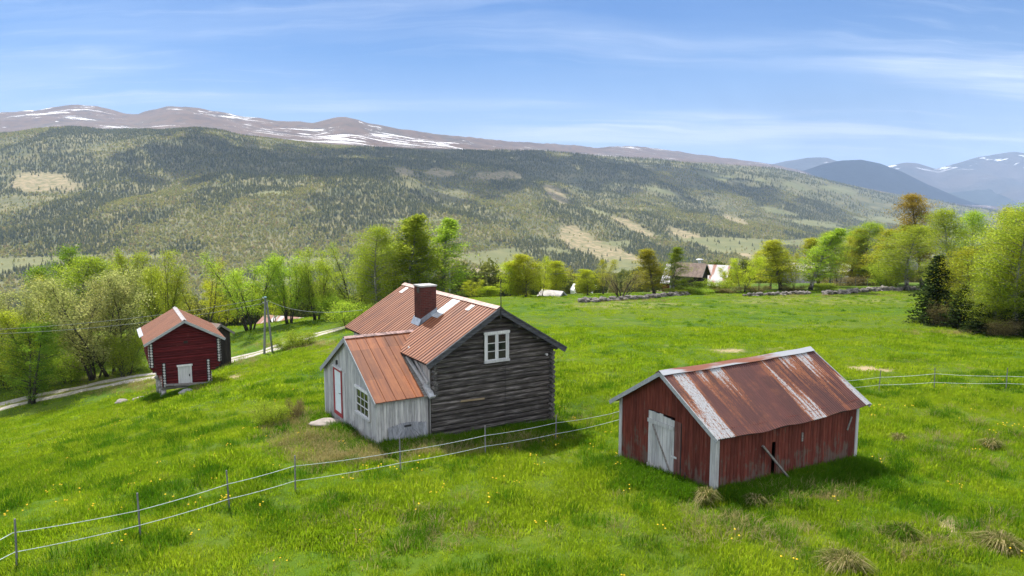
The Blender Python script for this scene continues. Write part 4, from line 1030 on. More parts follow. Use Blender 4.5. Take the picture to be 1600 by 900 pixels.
# roof
rib2 = lambda s: .02 * (lambda f: max(0, min(1, (f - .22) / .1, (.78 - f) / .1)))((s / .18) % 1.0)
slen = (sWu / 2 + sOV) * math.sqrt(1 + sS * sS)
for sgn in (-1, 1): roof_sheet('roof_slope', M['roof_store'], store, (0, -sOG, sHR), (0, 1, 0), (sgn, 0, -sS), sL + 2 * sOG, slen, rib2, .03, 3)
mb = MB()
for sgn in (-1, 1):
    a = Vector((0, -sOG + .02, sHR - .08)); b = Vector((sgn * (sWu / 2 + sOV - .03), -sOG + .02, sHR - .08 - sS * (sWu / 2 + sOV - .03)))
    mb.prism([a, b, b + Vector((0, 0, .045)), a + Vector((0, 0, .045))], (0, sL + 2 * sOG - .04, 0))
mb.build('roof_boarding', M['dark_wood'], store)
mb = MB(); ridge_cap(mb, (0, -sOG, sHR), (0, sL + sOG, sHR), sS, .15); mb.build('ridge_cap', M['roof_tin'], store)
for sgn in (-1, 1):
    mb = MB(); a = Vector((0, -sOG - .016, sHR - .08)); b = Vector((sgn * (sWu / 2 + sOV), -sOG - .016, sHR - .08 - sS * (sWu / 2 + sOV))); mb.beam(a, b, .03, .17); mb.build('bargeboard', M['barge_grey'], store)
mb = MB(); e = sWu / 2 + sOV; mb.beam((-e + .02, sL * .45, sEH + .05), (-e + .02, sL + sOG, sEH + .05), .30, .015, (-sS, 0, 1)); mb.build('eave_sheet', M['metal'], store)
# the loose steps before its door
for (pa, pb, w1, h1, lab) in (((272, 603), (332, 611), .22, .06, 'grey plank sloping across the storehouse footings from left to right'),
                              ((258, 602), (330, 598), .30, .10, 'grey beam lying level below the storehouse door')):
    a = SF.hit(*pa, 1, -.42); b = SF.hit(*pb, 1, -.55); mb = MB(); mb.beam(SF.world(a), SF.world(b), w1, h1); o = mb.build('loose_plank', M['beam'], None); tag(o, lab, 'plank')
for px, py, r_, lab in ((291, 615, .62, 'flat grey boulder under the storehouse doorway'), (190, 629, .55, 'low pale rock in the grass left of the storehouse'), (218, 625, .5, 'pale flat rock between the storehouse and the gravel road')):
    p = G(px, py); mb = MB(); mb.stone((p.x, p.y, p.z + .05), (r_, r_ * .7, r_ * .42), 3); o = mb.build('boulder', M['slab'] if px < 250 else M['stone'], None, True); tag(o, lab, 'boulder')

# ------------------------------------------------------------------ plain gabled sheds and barns further off
def shed(name, label, cat, px, Y, w, l, eh, rh, rz, wallm, roofm, ov=.35, base=None, extra=None):
    """px: picture column of the middle of the front gable"""
    p = col_at(px, Y); 
    if base is not None: p.z = base
    e = empty(name, p, rz, label, cat)
    s_ = (rh - eh) / (w / 2); zt = lambda s: rh - s_ * abs(s - w / 2) - .08
    mb = MB(); planks(mb, (-w / 2, 0), (1, 0), (0, -1), 0, w, lambda s: -1.2, zt, .3, .05); mb.build('gable_wall', wallm, e)
    mb = MB(); planks(mb, (-w / 2, l), (1, 0), (0, 1), 0, w, lambda s: -1.2, zt, .3, .05); mb.build('gable_wall', wallm, e)
    for sg in (-1, 1):
        mb = MB(); planks(mb, (sg * w / 2, 0), (0, 1), (sg, 0), 0, l, lambda s: -1.2, lambda s: eh, .3, .05); mb.build('side_wall', wallm, e)
        mb = MB(); a = Vector((0, -ov, rh)); b = Vector((sg * (w / 2 + ov), -ov, rh - s_ * (w / 2 + ov)))
        mb.prism([a, b, b + Vector((0, 0, .09)), a + Vector((0, 0, .09))], (0, l + 2 * ov, 0)); mb.build('roof_slope', roofm, e)
        mb = MB(); mb.beam(a + Vector((0, -.02, -.02)), b + Vector((0, -.02, -.02)), .04, .2); mb.build('bargeboard', M['barge_grey'] if roofm is not M['roof_brown'] else M['beam'], e)
    return e
shed('dark_shed', 'dark tarred shed with brown roof just behind the red storehouse', 'shed', 333, 66, 2.3, 3.2, 2.6, 3.4, R(60), M['dark_wood'], M['roof_brown'], .3, SF.o.z - 1.4)
p = at(885, 478.5, 104); shed('grey_field_barn', 'low grey barn with pale tin roof sunk behind the field edge', 'barn', 879, 104, 3.1, 3.3, 1.0, 2.1, R(52), M['beam'], M['roof_tin'], .25, p.z)
p = at(1096, 455, 128); hut = shed('brown_log_hut', 'dark brown log hut with board roof beyond the stone wall', 'hut', 1103, 128, 4.0, 5.2, 3.4, 5.2, R(58), M['dark_wood'], M['roof_brown'], .45, p.z - .4)
p = at(1110, 440, 172)
big = shed('old_barn', 'large old barn with patched white and rusty metal roof behind the brown hut', 'barn', 1141, 165, 10.5, 13.5, 2.2, 6.0, R(63), M['board_red'], patched('patched_white_roof', .42), .5, p.z - 1.6)
mb = MB(); mb.cyl((.3, 6.5, 5.6), (.3, 6.5, 7.1), .35, .35, 10); mb.cyl((.3, 6.5, 7.1), (.3, 6.5, 7.3), .9, .5, 10); mb.build('roof_vent', M['metal'], big)
p = at(500, 500, 128); shed('rusty_roofed_barn', 'low barn with rust red and white metal roof glimpsed between the roadside trees', 'barn', 478, 118, 7, 9.0, 1.4, 3.6, R(66), M['board_red'], patched('patched_rust_roof', .56), .4, at(478, 513, 118).z - 2.0)
shed('pale_farm_building', 'long pale building half hidden by the trees beyond the stone wall', 'building', 1330, 190, 8, 16, 3.0, 4.6, R(74), M['board_grey'], M['roof_tin'], .4, at(1330, 440, 190).z)
shed('grey_cottage', 'grey cottage showing between the crowns near the forest edge', 'house', 1440, 200, 5, 7, 2.6, 4.8, R(40), M['board_grey'], M['roof_brown'], .4, at(1440, 414, 200).z)
# parked caravan far down the slope
cvp = at(913, 463, 150); cv = empty('white_caravan', cvp, R(20), 'white caravan parked on the yellow grass right of the grey field barn', 'caravan')
mb = MB(); mb.prism([(-2.6, -1, .45), (2.4, -1, .45), (2.7, -1, 1.3), (2.2, -1, 2.5), (-2.1, -1, 2.6), (-2.8, -1, 1.4)], (0, 2.1, 0)); mb.build('body', plain('caravan_white', (.78, .78, .77), .4, 0, .04), cv, bevel=.08)
for x_ in (-1.5, 0.2, 1.6):
    mb = MB(); mb.box(x_ - .45, x_ + .45, -1.02, -1.001, 1.4, 2.0); mb.build('window', M['glass'], cv)
mb = MB(); mb.cyl((-.2, -1.02, .32), (-.2, -.85, .32), .32, .32, 14); mb.build('wheel', M['metal_dark'], cv)
# ------------------------------------------------------------------ gravel farm road: two wheel tracks with a grassy strip
def road_material():
    m, n, out = material('gravel_track'); P = n.geo('Position'); a = n.attr('across')
    g1 = n.noise(P, 6.0, 4, .65); g2 = n.noise(P, .8, 4, .6)
    grav = n.mix(n.rng(g1, .3, .7), (.26, .235, .21), (.46, .43, .39))
    gr = n.mix(n.rng(g1, .35, .65), (.10, .14, .02), (.20, .19, .06))
    mid = n.math('ADD', n.math('ABSOLUTE', a), n.math('MULTIPLY', n.math('SUBTRACT', g2, .5), .5))
    k = n.math('MAXIMUM', n.rng(mid, .12, .30, 1.0, 0.0), n.rng(mid, .80, .98))
    finish(n, out, n.mix(k, grav, gr), .95, n.bump(g1, .4, .04), spec=.1); return m
pix = [(-140, 672), (-60, 655), (0, 637), (60, 622), (120, 610), (175, 599), (225, 590), (290, 578), (350, 566), (400, 553), (440, 541), (480, 527), (515, 518), (545, 511), (570, 508)]
pts = [G(a, b) for a, b in pix]
fine = []
for i in range(len(pts) - 1):
    p0, p1, p2, p3 = pts[max(i - 1, 0)], pts[i], pts[i + 1], pts[min(i + 2, len(pts) - 1)]
    k = max(2, int((p2 - p1).length / .8))
    for j in range(k):
        t = j / k; fine.append(.5 * ((2 * p1) + (p2 - p0) * t + (2 * p0 - 5 * p1 + 4 * p2 - p3) * t * t + (3 * p1 - p0 - 3 * p2 + p3) * t ** 3))
V = []; AC = []; na_ = 13
for i, p in enumerate(fine):
    d = (fine[min(i + 1, len(fine) - 1)] - fine[max(i - 1, 0)]); d.z = 0; d.normalize(); s_ = Vector((-d.y, d.x, 0))
    for j in range(na_):
        a = -1 + 2 * j / (na_ - 1); q = p + s_ * a * 1.85
        V.append((q.x, q.y, gz(q.x, q.y) + .075 - .09 * abs(a) ** 6)); AC.append(a)
road = grid_mesh('road', np.array(V), len(fine), na_, False, road_material()); set_attr(road.data, 'across', AC); tag(road, kind='structure')

# ------------------------------------------------------------------ rope fence: thin posts, two white ropes
posts = [(-70, 928, 1.0), (26, 884, 1.12), (219.5, 837, 1.12), (359, 796, 1.12), (461, 768, 1.12), (626, 736, 1.12), (758.5, 709, 1.02), (868, 690, 1.05), (955, 668, 1.0), (1040, 640, 1.0), (1130, 626, 1.0), (1250, 618, 1.0), (1373, 610, 1.05), (1460, 607, 1.1), (1572, 607, 1.1), (1680, 610, 1.1)]
PP = [G(a, b) for a, b, h in posts]
fence = empty('rope_fence', PP[5], 0, 'pasture fence of thin grey posts with two white ropes crossing the meadow', 'fence')
fo = PP[5]
for i, ((a, b, h), p) in enumerate(zip(posts, PP)):
    if 8 <= i <= 9: continue
    mb = MB(); q = p - fo; tl = random.uniform(-.05, .05)
    mb.cyl(q + Vector((0, 0, -.35)), q + Vector((tl, 0, h)), .026, .022, 8, .05); mb.build('post', M['post'], fence)
for fr in (.66, .28):
    line = []
    for i in range(len(PP) - 1):
        a, b = PP[i] - fo, PP[i + 1] - fo; ha, hb = posts[i][2] * fr * (1 + .10 * math.sin(i * 2.1)), posts[i + 1][2] * fr * (1 + .10 * math.sin((i + 1) * 2.1))
        for j in range(8):
            t = j / 8; line.append(a.lerp(b, t) + Vector((0, -.03, ha + (hb - ha) * t - .10 * 4 * t * (1 - t) * min(1, (b - a).length / 6) * .6)))
    line.append(PP[-1] - fo + Vector((0, -.03, 1.1 * fr)))
    mb = MB(); mb.tube(line, .0085, 5); mb.build('rope', M['wire'], fence)

# ------------------------------------------------------------------ power pole with its strut, and the lines
Yp = 76.0
def pole_at(px, py, Y): return col_at(px, Y)
b1 = G(412.5, 553); Yp = b1.y; b1.z -= .3
top = at(414.5, 465, Yp)
pp = empty('power_pole', b1, 0, 'grey wooden power pole braced by a second leg beside the road', 'pole')
mb = MB(); mb.cyl((0, 0, -.3), top - b1, .115, .085, 10); mb.build('pole', M['pole'], pp)
b2 = G(426, 550); mb = MB(); mb.cyl(b2 - b1 + Vector((0, 0, -.3)), top - b1 + Vector((.12, 0, -.35)), .10, .08, 10); mb.build('strut', M['pole'], pp)
mb = MB(); mb.cyl(top - b1 + Vector((0, 0, 0)), top - b1 + Vector((0, 0, .10)), .16, .10, 10); mb.build('pole_cap', plain('verdigris_cap', (.20, .33, .32), .6), pp)
for q in ((-.0, .2), (.0, -.25)):
    mb = MB(); a = top - b1 + Vector((0, 0, -.25 + q[1])); mb.cyl(a + Vector((-.2, 0, 0)), a + Vector((-.26, 0, .12)), .04, .03, 8); mb.beam(a, a + Vector((-.24, 0, 0)), .03, .03); mb.build('insulator', M['white'], pp)
def line(label, a, b, sagm, rad, n_=24):
    mb = MB(); pts_ = [Vector(a).lerp(Vector(b), t / n_) + Vector((0, 0, -sagm * 4 * (t / n_) * (1 - t / n_))) for t in range(n_ + 1)]
    mb.tube(pts_, rad, 5); o = mb.build('power_line', M['cable'], None); tag(o, label, 'cable', 'overhead lines')
tl_ = top + Vector((-.2, 0, -.1))
line('upper overhead wire running from the braced pole over the storehouse to the left', tl_, at(-60, 517, 62), .5, .016)
line('lower overhead wire running from the braced pole over the storehouse to the left', tl_ + Vector((0, 0, -.45)), at(-60, 523, 62), .6, .016)
line('wire stretched from the braced pole to the farmhouse roof', top + Vector((.1, 0, -.2)), HF.world((.4, 8.4, 3.9)), .5, .012)
pq = col_at(702, 103); pq2 = empty('power_pole', pq, 0, 'dark power pole standing behind the farmhouse ridge', 'pole')
tp = at(702, 419, 103); mb = MB(); mb.cyl((0, 0, -.5), tp - pq, .15, .11, 9); mb.build('pole', M['pole'], pq2)
mb = MB(); mb.beam(tp - pq + Vector((-.6, 0, -.3)), tp - pq + Vector((.6, 0, -.3)), .1, .1); mb.build('crossarm', M['pole'], pq2)
p3 = col_at(1050, 118); pq3 = empty('power_pole', p3, 0, 'pale power pole among the birches left of the brown hut', 'pole')
t3 = at(1050, 402, 118); mb = MB(); mb.cyl((0, 0, -.5), t3 - p3, .14, .10, 9); mb.build('pole', M['pole'], pq3)
mb = MB(); mb.beam(t3 - p3 + Vector((-.6, 0, -.3)), t3 - p3 + Vector((.6, 0, -.3)), .1, .1); mb.build('crossarm', M['pole'], pq3)
line('wire crossing above the far field edge between the two distant poles', tp + Vector((0, 0, -.25)), t3 + Vector((0, 0, -.25)), 1.4, .018)

# ------------------------------------------------------------------ dry stone walls at the field edge
def stone_wall(px0, py0, px1, py1, n_, r0, label, dip=0):
    mb = MB()
    a, b = G(px0, py0), G(px1, py1); e = empty('stone_wall', a.lerp(b, .5), 0, label, 'wall'); c = a.lerp(b, .5)
    for i in range(n_):
        t = (i + random.random()) / n_; q = a.lerp(b, t); rr_ = r0 * random.uniform(.55, 1.25); q.x += random.uniform(-.2, .2); q.y += random.uniform(-.5, .5)
        z = gz(q.x, q.y) + random.choice((-.1, .1, .35, .6)) * r0 * 1.4
        mb.stone((q.x - c.x, q.y - c.y, z - c.z), (rr_, rr_ * .8, rr_ * .65), 1)
    mb.build('stone_pile', M['wall_stone'], e)
stone_wall(905, 472, 1075, 461, 210, .42, 'mossy dry stone wall along the far field edge left of the brown hut')
stone_wall(1165, 463, 1262, 459, 110, .38, 'low dry stone wall among the tree trunks at the middle of the far field edge')
stone_wall(1286, 461, 1435, 453, 190, .46, 'grey dry stone wall at the right end of the far field edge')
fpx = [(1306, 452), (1343, 451), (1362, 450), (1390, 448), (1425, 446)]
f2 = empty('wire_fence', col_at(1362, 128), 0, 'wire fence of thin wooden posts behind the right hand stone wall', 'fence'); fc = f2.location
for (a, b) in fpx:
    p = col_at(a, 126); mb = MB(); mb.cyl(p - fc + Vector((0, 0, -.4)), p - fc + Vector((0, 0, 1.5)), .06, .05, 7); mb.build('post', M['post'], f2)
mb = MB()
for h in (.6, 1.2): mb.tube([col_at(a, 126) - fc + Vector((0, -.06, h)) for a, b in fpx], .012, 4)
mb.build('wire', M['cable'], f2)
# ------------------------------------------------------------------ trees: tapered stems, limbs, twigs and many leaf-sized faces
def bark(name, c1, c2):
    m, n, out = material(name); O = n.obj(); g = n.noise(n.map(O, (5, 5, 1.2)), 1.0, 5, .65)
    finish(n, out, n.mix(n.rng(g, .35, .65), c1, c2), .95, n.bump(g, .5, .02), spec=.1); return m
BARK_D = bark('dark_bark', (.028, .024, .020), (.075, .065, .055)); BARK_B = bark('birch_bark', (.055, .050, .045), (.30, .29, .27)); BARK_G = bark('grey_bark', (.050, .045, .036), (.13, .12, .10))
def leaf(name, a, b, c, tr, f):
    m, n, out = material(name); t = n.attr('tint'); r = n.orand()
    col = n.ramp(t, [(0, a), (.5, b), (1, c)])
    col = n.hsv(col, n.math('ADD', .487, n.math('MULTIPLY', r, .026)), 1.0, n.math('ADD', .85, n.math('MULTIPLY', r, .3)))
    tc = n.mix(1.0, col, tr, 'MULTIPLY')
    leaf_shader(n, out, col, tc, f); return m
LEAF = {
 'sallow': leaf('leaf_sallow', (0.188, 0.217, 0.068), (0.279, 0.299, 0.103), (0.376, 0.382, 0.171), (1.5, 1.5, 1.2), .58),
 'birch': leaf('leaf_birch', (0.158, 0.240, 0.024), (0.245, 0.318, 0.033), (0.332, 0.388, 0.056), (1.6, 1.6, 1.2), .60),
 'spring': leaf('leaf_spring', (.195, .232, .018), (.300, .335, .028), (.400, .415, .050), (1.5, 1.5, 1.1), .58),
 'leafy_birch': leaf('leaf_birch_green', (0.108, 0.171, 0.016), (0.165, 0.234, 0.023), (0.239, 0.299, 0.036), (1.7, 1.7, 1.2), .58),
 'bright': leaf('leaf_young_birch', (0.251, 0.308, 0.021), (0.342, 0.388, 0.027), (0.422, 0.445, 0.046), (1.5, 1.5, 1.1), .60),
 'deep': leaf('leaf_deep_green', (0.075, 0.135, 0.016), (0.120, 0.188, 0.021), (0.177, 0.245, 0.032), (1.8, 1.8, 1.2), .55),
 'gold': leaf('leaf_golden', (0.245, 0.257, 0.023), (0.319, 0.319, 0.030), (0.399, 0.376, 0.046), (1.5, 1.5, 1.1), .60),
 'rust': leaf('leaf_rust', (0.188, 0.137, 0.023), (0.262, 0.199, 0.032), (0.325, 0.268, 0.048), (1.6, 1.5, 1.1), .55),
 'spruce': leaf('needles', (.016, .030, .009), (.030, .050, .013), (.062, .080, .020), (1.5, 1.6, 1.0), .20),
 'brown': leaf('bud_brown', (0.137, 0.108, 0.048), (0.199, 0.165, 0.068), (0.262, 0.228, 0.103), (1.5, 1.5, 1.2), .45),
}
def leaf_cloud(C, size, r, tint, flat=0.0, stretch=1.0):
    n_ = len(C); a = r.normal(size=(n_, 3)); a[:, 2] *= (1 - flat); a /= np.linalg.norm(a, axis=1, keepdims=True)
    b = r.normal(size=(n_, 3)); b -= (b * a).sum(1, keepdims=True) * a; b /= np.linalg.norm(b, axis=1, keepdims=True)
    s_ = size * r.uniform(.6, 1.3, (n_, 1)); a = a * s_ * .5 * stretch; b = b * s_ * .5 * .75
    V = np.stack([C - a, C - b * .9 + a * .1, C + a, C + b * .9 + a * .1], 1).reshape(-1, 3)
    return V, tint
def mesh_quads(name, V, tint, m):
    me = bpy.data.meshes.new(name); k = len(V) // 4
    me.vertices.add(len(V)); me.vertices.foreach_set('co', V.astype(np.float32).ravel())
    me.loops.add(len(V)); me.loops.foreach_set('vertex_index', np.arange(len(V), dtype=np.int32))
    me.polygons.add(k); me.polygons.foreach_set('loop_start', np.arange(0, len(V), 4, dtype=np.int32)); me.update()
    a = me.attributes.new('tint', 'FLOAT', 'FACE'); a.data.foreach_set('value', np.clip(tint, 0, 1).astype(np.float32))
    me.materials.append(m); return me
def bez(p, d, L, bend, n_, r, jit):
    pts = [np.array(p, float)]; d = np.array(d, float); d /= np.linalg.norm(d)
    for i in range(n_):
        d = d + np.array([0, 0, bend / n_]) + r.normal(0, jit, 3); d /= np.linalg.norm(d); pts.append(pts[-1] + d * L / n_)
    return pts
def grow(seed, H=9.0, stems=1, lean=.15, cb=.25, cr=2.2, prof='oval', nbr=34, up=.7, bend=.2, tw=5, leaves=6500, size=.20, r0=.13, spread=.18, barkm=None, leafm='birch', stemjit=.05, clump=.30, droop=0.0):
    """one archetype: (trunk mesh, crown mesh), height H"""
    r = np.random.default_rng(seed); random.seed(seed)
    mb = MB(); tips = []; base_a = r.uniform(0, 6.28)
    for s_ in range(stems):
        az_ = base_a + 6.283 * s_ / stems + r.uniform(-.4, .4); ln = lean * r.uniform(.6, 1.3) if stems > 1 else lean * .3
        h = H * (1.0 if s_ == 0 else r.uniform(.72, .98)); d = np.array([math.cos(az_) * ln, math.sin(az_) * ln, 1])
        p0 = np.array([math.cos(az_) * .22 * (stems > 1), math.sin(az_) * .22 * (stems > 1), -.3])
        st = bez(p0, d, h * 1.02, .25 * ln, 9, r, stemjit); rs = r0 * (1.0 if s_ == 0 else r.uniform(.6, .9))
        rad = [rs * (1 - .93 * (i / 9) ** .8) + .008 for i in range(10)]; rad[0] *= 1.35
        mb.tube(st, rad, 7); st = np.array(st)
        nb = max(5, int(nbr / stems * r.uniform(.85, 1.15)))
        for b in range(nb):
            t = cb + (1 - cb) * ((b + r.random()) / nb) ** .9 * .985
            k = t * 9; i = min(int(k), 8); p = st[i] * (1 - (k - i)) + st[i + 1] * (k - i)
            tt = (t - cb) / (1 - cb)
            if prof == 'oval': w_ = (math.sin(math.pi * min(.999, .12 + .86 * tt)) ** .75)
            elif prof == 'cone': w_ = (1 - tt) ** .8 * .95 + .06
            elif prof == 'spire': w_ = min(1, .55 + tt * 1.6) * (1 - tt ** 2.2) ** .9 + .07
            elif prof == 'point': w_ = min(1, .5 + tt * 2.0) * (1 - tt) ** .85 * r.uniform(.55, 1.45) + .03
            elif prof == 'dome': w_ = math.sqrt(max(0, 1 - (tt * 1.02 - .18) ** 2 / .8)) + .05
            else: w_ = .5 + .6 * tt if tt < .8 else (1 - tt) * 4 + .2
            L = cr * w_ * r.uniform(.65, 1.15); L = max(L, .12)
            a = r.uniform(0, 6.283) if stems == 1 else az_ + r.normal(0, 1.25)
            e = up * r.uniform(.7, 1.3); dr = np.array([math.cos(a) * math.cos(e), math.sin(a) * math.cos(e), math.sin(e)])
            br = bez(p, dr, L, bend, 5, r, .10); rb = max(.010, rad[i] * .42)
            mb.tube(br, [rb * (1 - .8 * q / 5) for q in range(6)], 4, ); br = np.array(br)
            for q in range(tw):
                u = r.uniform(.25, 1.0) * 5; j = min(int(u), 4); pp = br[j] * (1 - (u - j)) + br[j + 1] * (u - j)
                dv = (br[j + 1] - br[j]) / (np.linalg.norm(br[j + 1] - br[j]) + 1e-6) + r.normal(0, .65, 3); dv[2] -= droop
                lt = L * r.uniform(.18, .42) + .12; tg = bez(pp, dv, lt, -droop, 3, r, .12)
                if r.random() < .22: mb.tube(tg, [.011, .009, .007, .005], 3)
                tips.append((np.array(tg), r.normal(0, .16)))
    trunk = None
    bmesh.ops.recalc_face_normals(mb.b, faces=mb.b.faces); me = bpy.data.meshes.new('trunk'); mb.b.to_mesh(me); mb.b.free(); me.materials.append(barkm or BARK_B)
    for p in me.polygons: p.use_smooth = True
    k = max(1, leaves // len(tips)); C = []; T = []
    for tg, tt in tips:
        if r.random() < .05: continue
        m_ = int(k * r.uniform(.55, 1.45)); u = r.uniform(0, 2.999, m_); j = u.astype(int); f = (u - j)[:, None]
        c = tg[j] * (1 - f) + tg[j + 1] * f + r.normal(0, spread, (m_, 3)) * np.array([1, 1, .8]); c[:, 2] -= droop * r.random(m_) * .35
        C.append(c); T.append(.5 + 1.5 * tt + r.normal(0, .17, m_))
    C = np.concatenate(C); T = np.concatenate(T); C[:, 2] = np.maximum(C[:, 2], .15)
    V, T = leaf_cloud(C, size, r, T)
    return me, mesh_quads('crown', V, T, LEAF[leafm]), H
def grow_spruce(seed, H=8.0, cr=1.9, leafm='spruce', dens=1.0):
    r = np.random.default_rng(seed); random.seed(seed); mb = MB()
    mb.tube([(0, 0, -.3), (.02, 0, H * .5), (0, .02, H)], [.17, .09, .01], 7); C = []; T = []; S = []
    z = .25
    while z < H * .985:
        tt = z / H; L0 = cr * (1 - tt) ** .85 + .12; nb = int(r.integers(6, 9))
        a0 = r.uniform(0, 6.28)
        for b in range(nb):
            a = a0 + 6.283 * b / nb + r.normal(0, .15); L = L0 * r.uniform(.7, 1.15); e = -.15 + .5 * tt + r.normal(0, .08)
            br = np.array(bez((0, 0, z), (math.cos(a) * math.cos(e), math.sin(a) * math.cos(e), math.sin(e)), L, -.25 + .35 * (1 - tt), 5, r, .05))
            mb.tube(br, [.025 * (1 - .8 * q / 5) * (1 - .5 * tt) for q in range(6)], 3)
            m_ = int(L * 26 * dens) + 5; u = r.uniform(.3, 4.999, m_); j = u.astype(int); f = (u - j)[:, None]
            w_ = (.10 + .20 * L * (1 - np.abs(u / 5 - .45)))[:, None]
            c = br[j] * (1 - f) + br[j + 1] * f + r.normal(0, 1, (m_, 3)) * np.array([1, 1, .35]) * w_ * .55; c[:, 2] -= .05 + .10 * r.random(m_)
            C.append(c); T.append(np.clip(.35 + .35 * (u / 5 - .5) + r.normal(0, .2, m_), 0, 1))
        z += .30 * (1.15 - .5 * tt)
    me = bpy.data.meshes.new('trunk'); mb.b.to_mesh(me); mb.b.free(); me.materials.append(BARK_D)
    C = np.concatenate(C); V, T = leaf_cloud(C, .20, r, np.concatenate(T), .3, 1.25)
    return me, mesh_quads('crown', V, T, LEAF[leafm]), H
KIND = {
 'sallow_a': grow(1, 9, 4, .22, .10, 2.3, 'dome', 134, .75, .3, 7, 19444, 0.111, .10, 0.23, BARK_D, 'sallow', .07),
 'sallow_b': grow(2, 9, 3, .22, .10, 2.2, 'dome', 122, .8, .3, 7, 18300, 0.111, .10, 0.23, BARK_D, 'sallow', .06),
 'row_a': grow(3, 10, 6, 0.21, .20, 1.9, 'dome', 151, .95, .3, 7, 21731, 0.100, .09, 0.21, BARK_D, 'birch', .05),
 'row_b': grow(4, 10, 7, 0.14, .20, 1.9, 'dome', 160, 1.0, .3, 7, 21731, 0.100, .09, 0.21, BARK_D, 'birch', .04),
 'sparse': grow(5, 9, 3, .30, .30, 2.2, 'fan', 81, .85, .35, 7, 6862, 0.090, .13, 0.23, BARK_D, 'gold', .06),
 'bare': grow(6, 5, 8, .42, .12, 1.4, 'fan', 135, .9, .2, 7, 4117, 0.074, .07, 0.16, BARK_D, 'brown', .06),
 'birch_a': grow(7, 12, 1, .2, .16, 2.5, 'point', 95, .75, -.30, 9, 16527, 0.106, .13, .16, BARK_B, 'birch', .025, .3, .45),
 'birch_b': grow(8, 12, 1, .09, .18, 2.5, 'point', 95, .8, -.30, 9, 16527, 0.106, .13, .16, BARK_B, 'leafy_birch', .03, .3, .45),
 'birch_c': grow(9, 11, 1, .2, .18, 2.0, 'oval', 112, .75, -.2, 8, 28630, 0.075, .12, 0.23, BARK_B, 'birch', .03, .3, .35),
 'bright_a': grow(10, 8, 1, .2, .10, 1.7, 'oval', 78, .75, -.1, 8, 14868, 0.106, .09, 0.21, BARK_G, 'bright', .03, .3, .25),
 'bright_b': grow(11, 8, 3, .20, .12, 1.6, 'dome', 94, .8, .0, 7, 14868, 0.106, .08, 0.21, BARK_G, 'bright', .05),
 'gold_a': grow(12, 11, 1, .2, .14, 2.0, 'point', 97, .7, -.2, 8, 18300, 0.106, .13, 0.23, BARK_G, 'gold', .025, .3, .35),
 'gold_b': grow(13, 11, 2, .16, .24, 2.1, 'oval', 118, .75, -.1, 8, 25263, 0.072, .12, 0.23, BARK_G, 'gold', .04, .3, .3),
 'rust': grow(14, 14, 1, .2, .25, 2.3, 'oval', 113, .8, .1, 8, 20588, 0.106, .16, 0.23, BARK_G, 'rust', .025),
 'deep_a': grow(15, 10, 2, .2, .10, 2.4, 'oval', 113, .65, .1, 8, 22876, 0.116, .15, 0.25, BARK_D, 'deep', .04),
 'olive': grow(16, 10, 2, .2, .12, 2.2, 'dome', 113, .7, .1, 8, 20588, 0.116, .15, 0.23, BARK_D, 'deep', .04),
 'wispy': grow(17, 10, 2, .1, .06, 2.0, 'oval', 129, .85, -.1, 8, 28630, 0.068, .10, 0.23, BARK_G, 'spring', .03, .3, .25),
 'bush': grow(18, 3, 7, .45, .05, 1.2, 'dome', 121, .7, .1, 6, 11438, 0.085, .04, 0.18, BARK_D, 'birch', .07),
 'bush_d': grow(19, 2.5, 8, .55, .04, 1.1, 'dome', 121, .6, .1, 6, 10294, 0.079, .04, 0.18, BARK_D, 'brown', .07),
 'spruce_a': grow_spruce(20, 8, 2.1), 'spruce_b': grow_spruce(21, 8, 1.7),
}
def set_tree(kind, px, Y, top, width, label, cat='tree', name=None, group=None, ybase=None, dz=0.0):
    """px: picture column; Y: distance; top: picture row of its top; width: crown width in picture pixels"""
    if ybase is not None: p = G(px, ybase)
    else: p = col_at(px, Y)
    p.z += dz
    tm, cm_, H = KIND[kind]; h = max(1.0, at(px, top, p.y).z - p.z)
    bw_ = KW[kind]; sxy = width / F * p.y / bw_
    e = empty(name or NAME[kind], p, random.uniform(0, 6.28), label, cat, group)
    e.scale = (sxy, sxy, h / HTOP[kind])
    for nm, me_ in (('trunk', tm), ('crown', cm_)):
        o = bpy.data.objects.new(nm, me_); COL.objects.link(o); o.parent = e
    return e
KW, HTOP = {}, {}
for k_, (tm, cm_, H) in KIND.items():
    v = np.zeros(len(cm_.vertices) * 3, np.float32); cm_.vertices.foreach_get('co', v); v = v.reshape(-1, 3)
    KW[k_] = float(np.percentile(v[:, 0], 98.5) - np.percentile(v[:, 0], 1.5)); HTOP[k_] = float(np.percentile(v[:, 2], 99.7))
NAME = {k: ('spruce_tree' if 'spruce' in k else 'bush' if 'bush' in k or k == 'bare' else 'birch_tree' if k.startswith(('birch', 'bright', 'wispy')) else 'willow_tree' if k.startswith(('sallow', 'row', 'sparse')) else 'leafy_tree') for k in KIND}
random.seed(31)
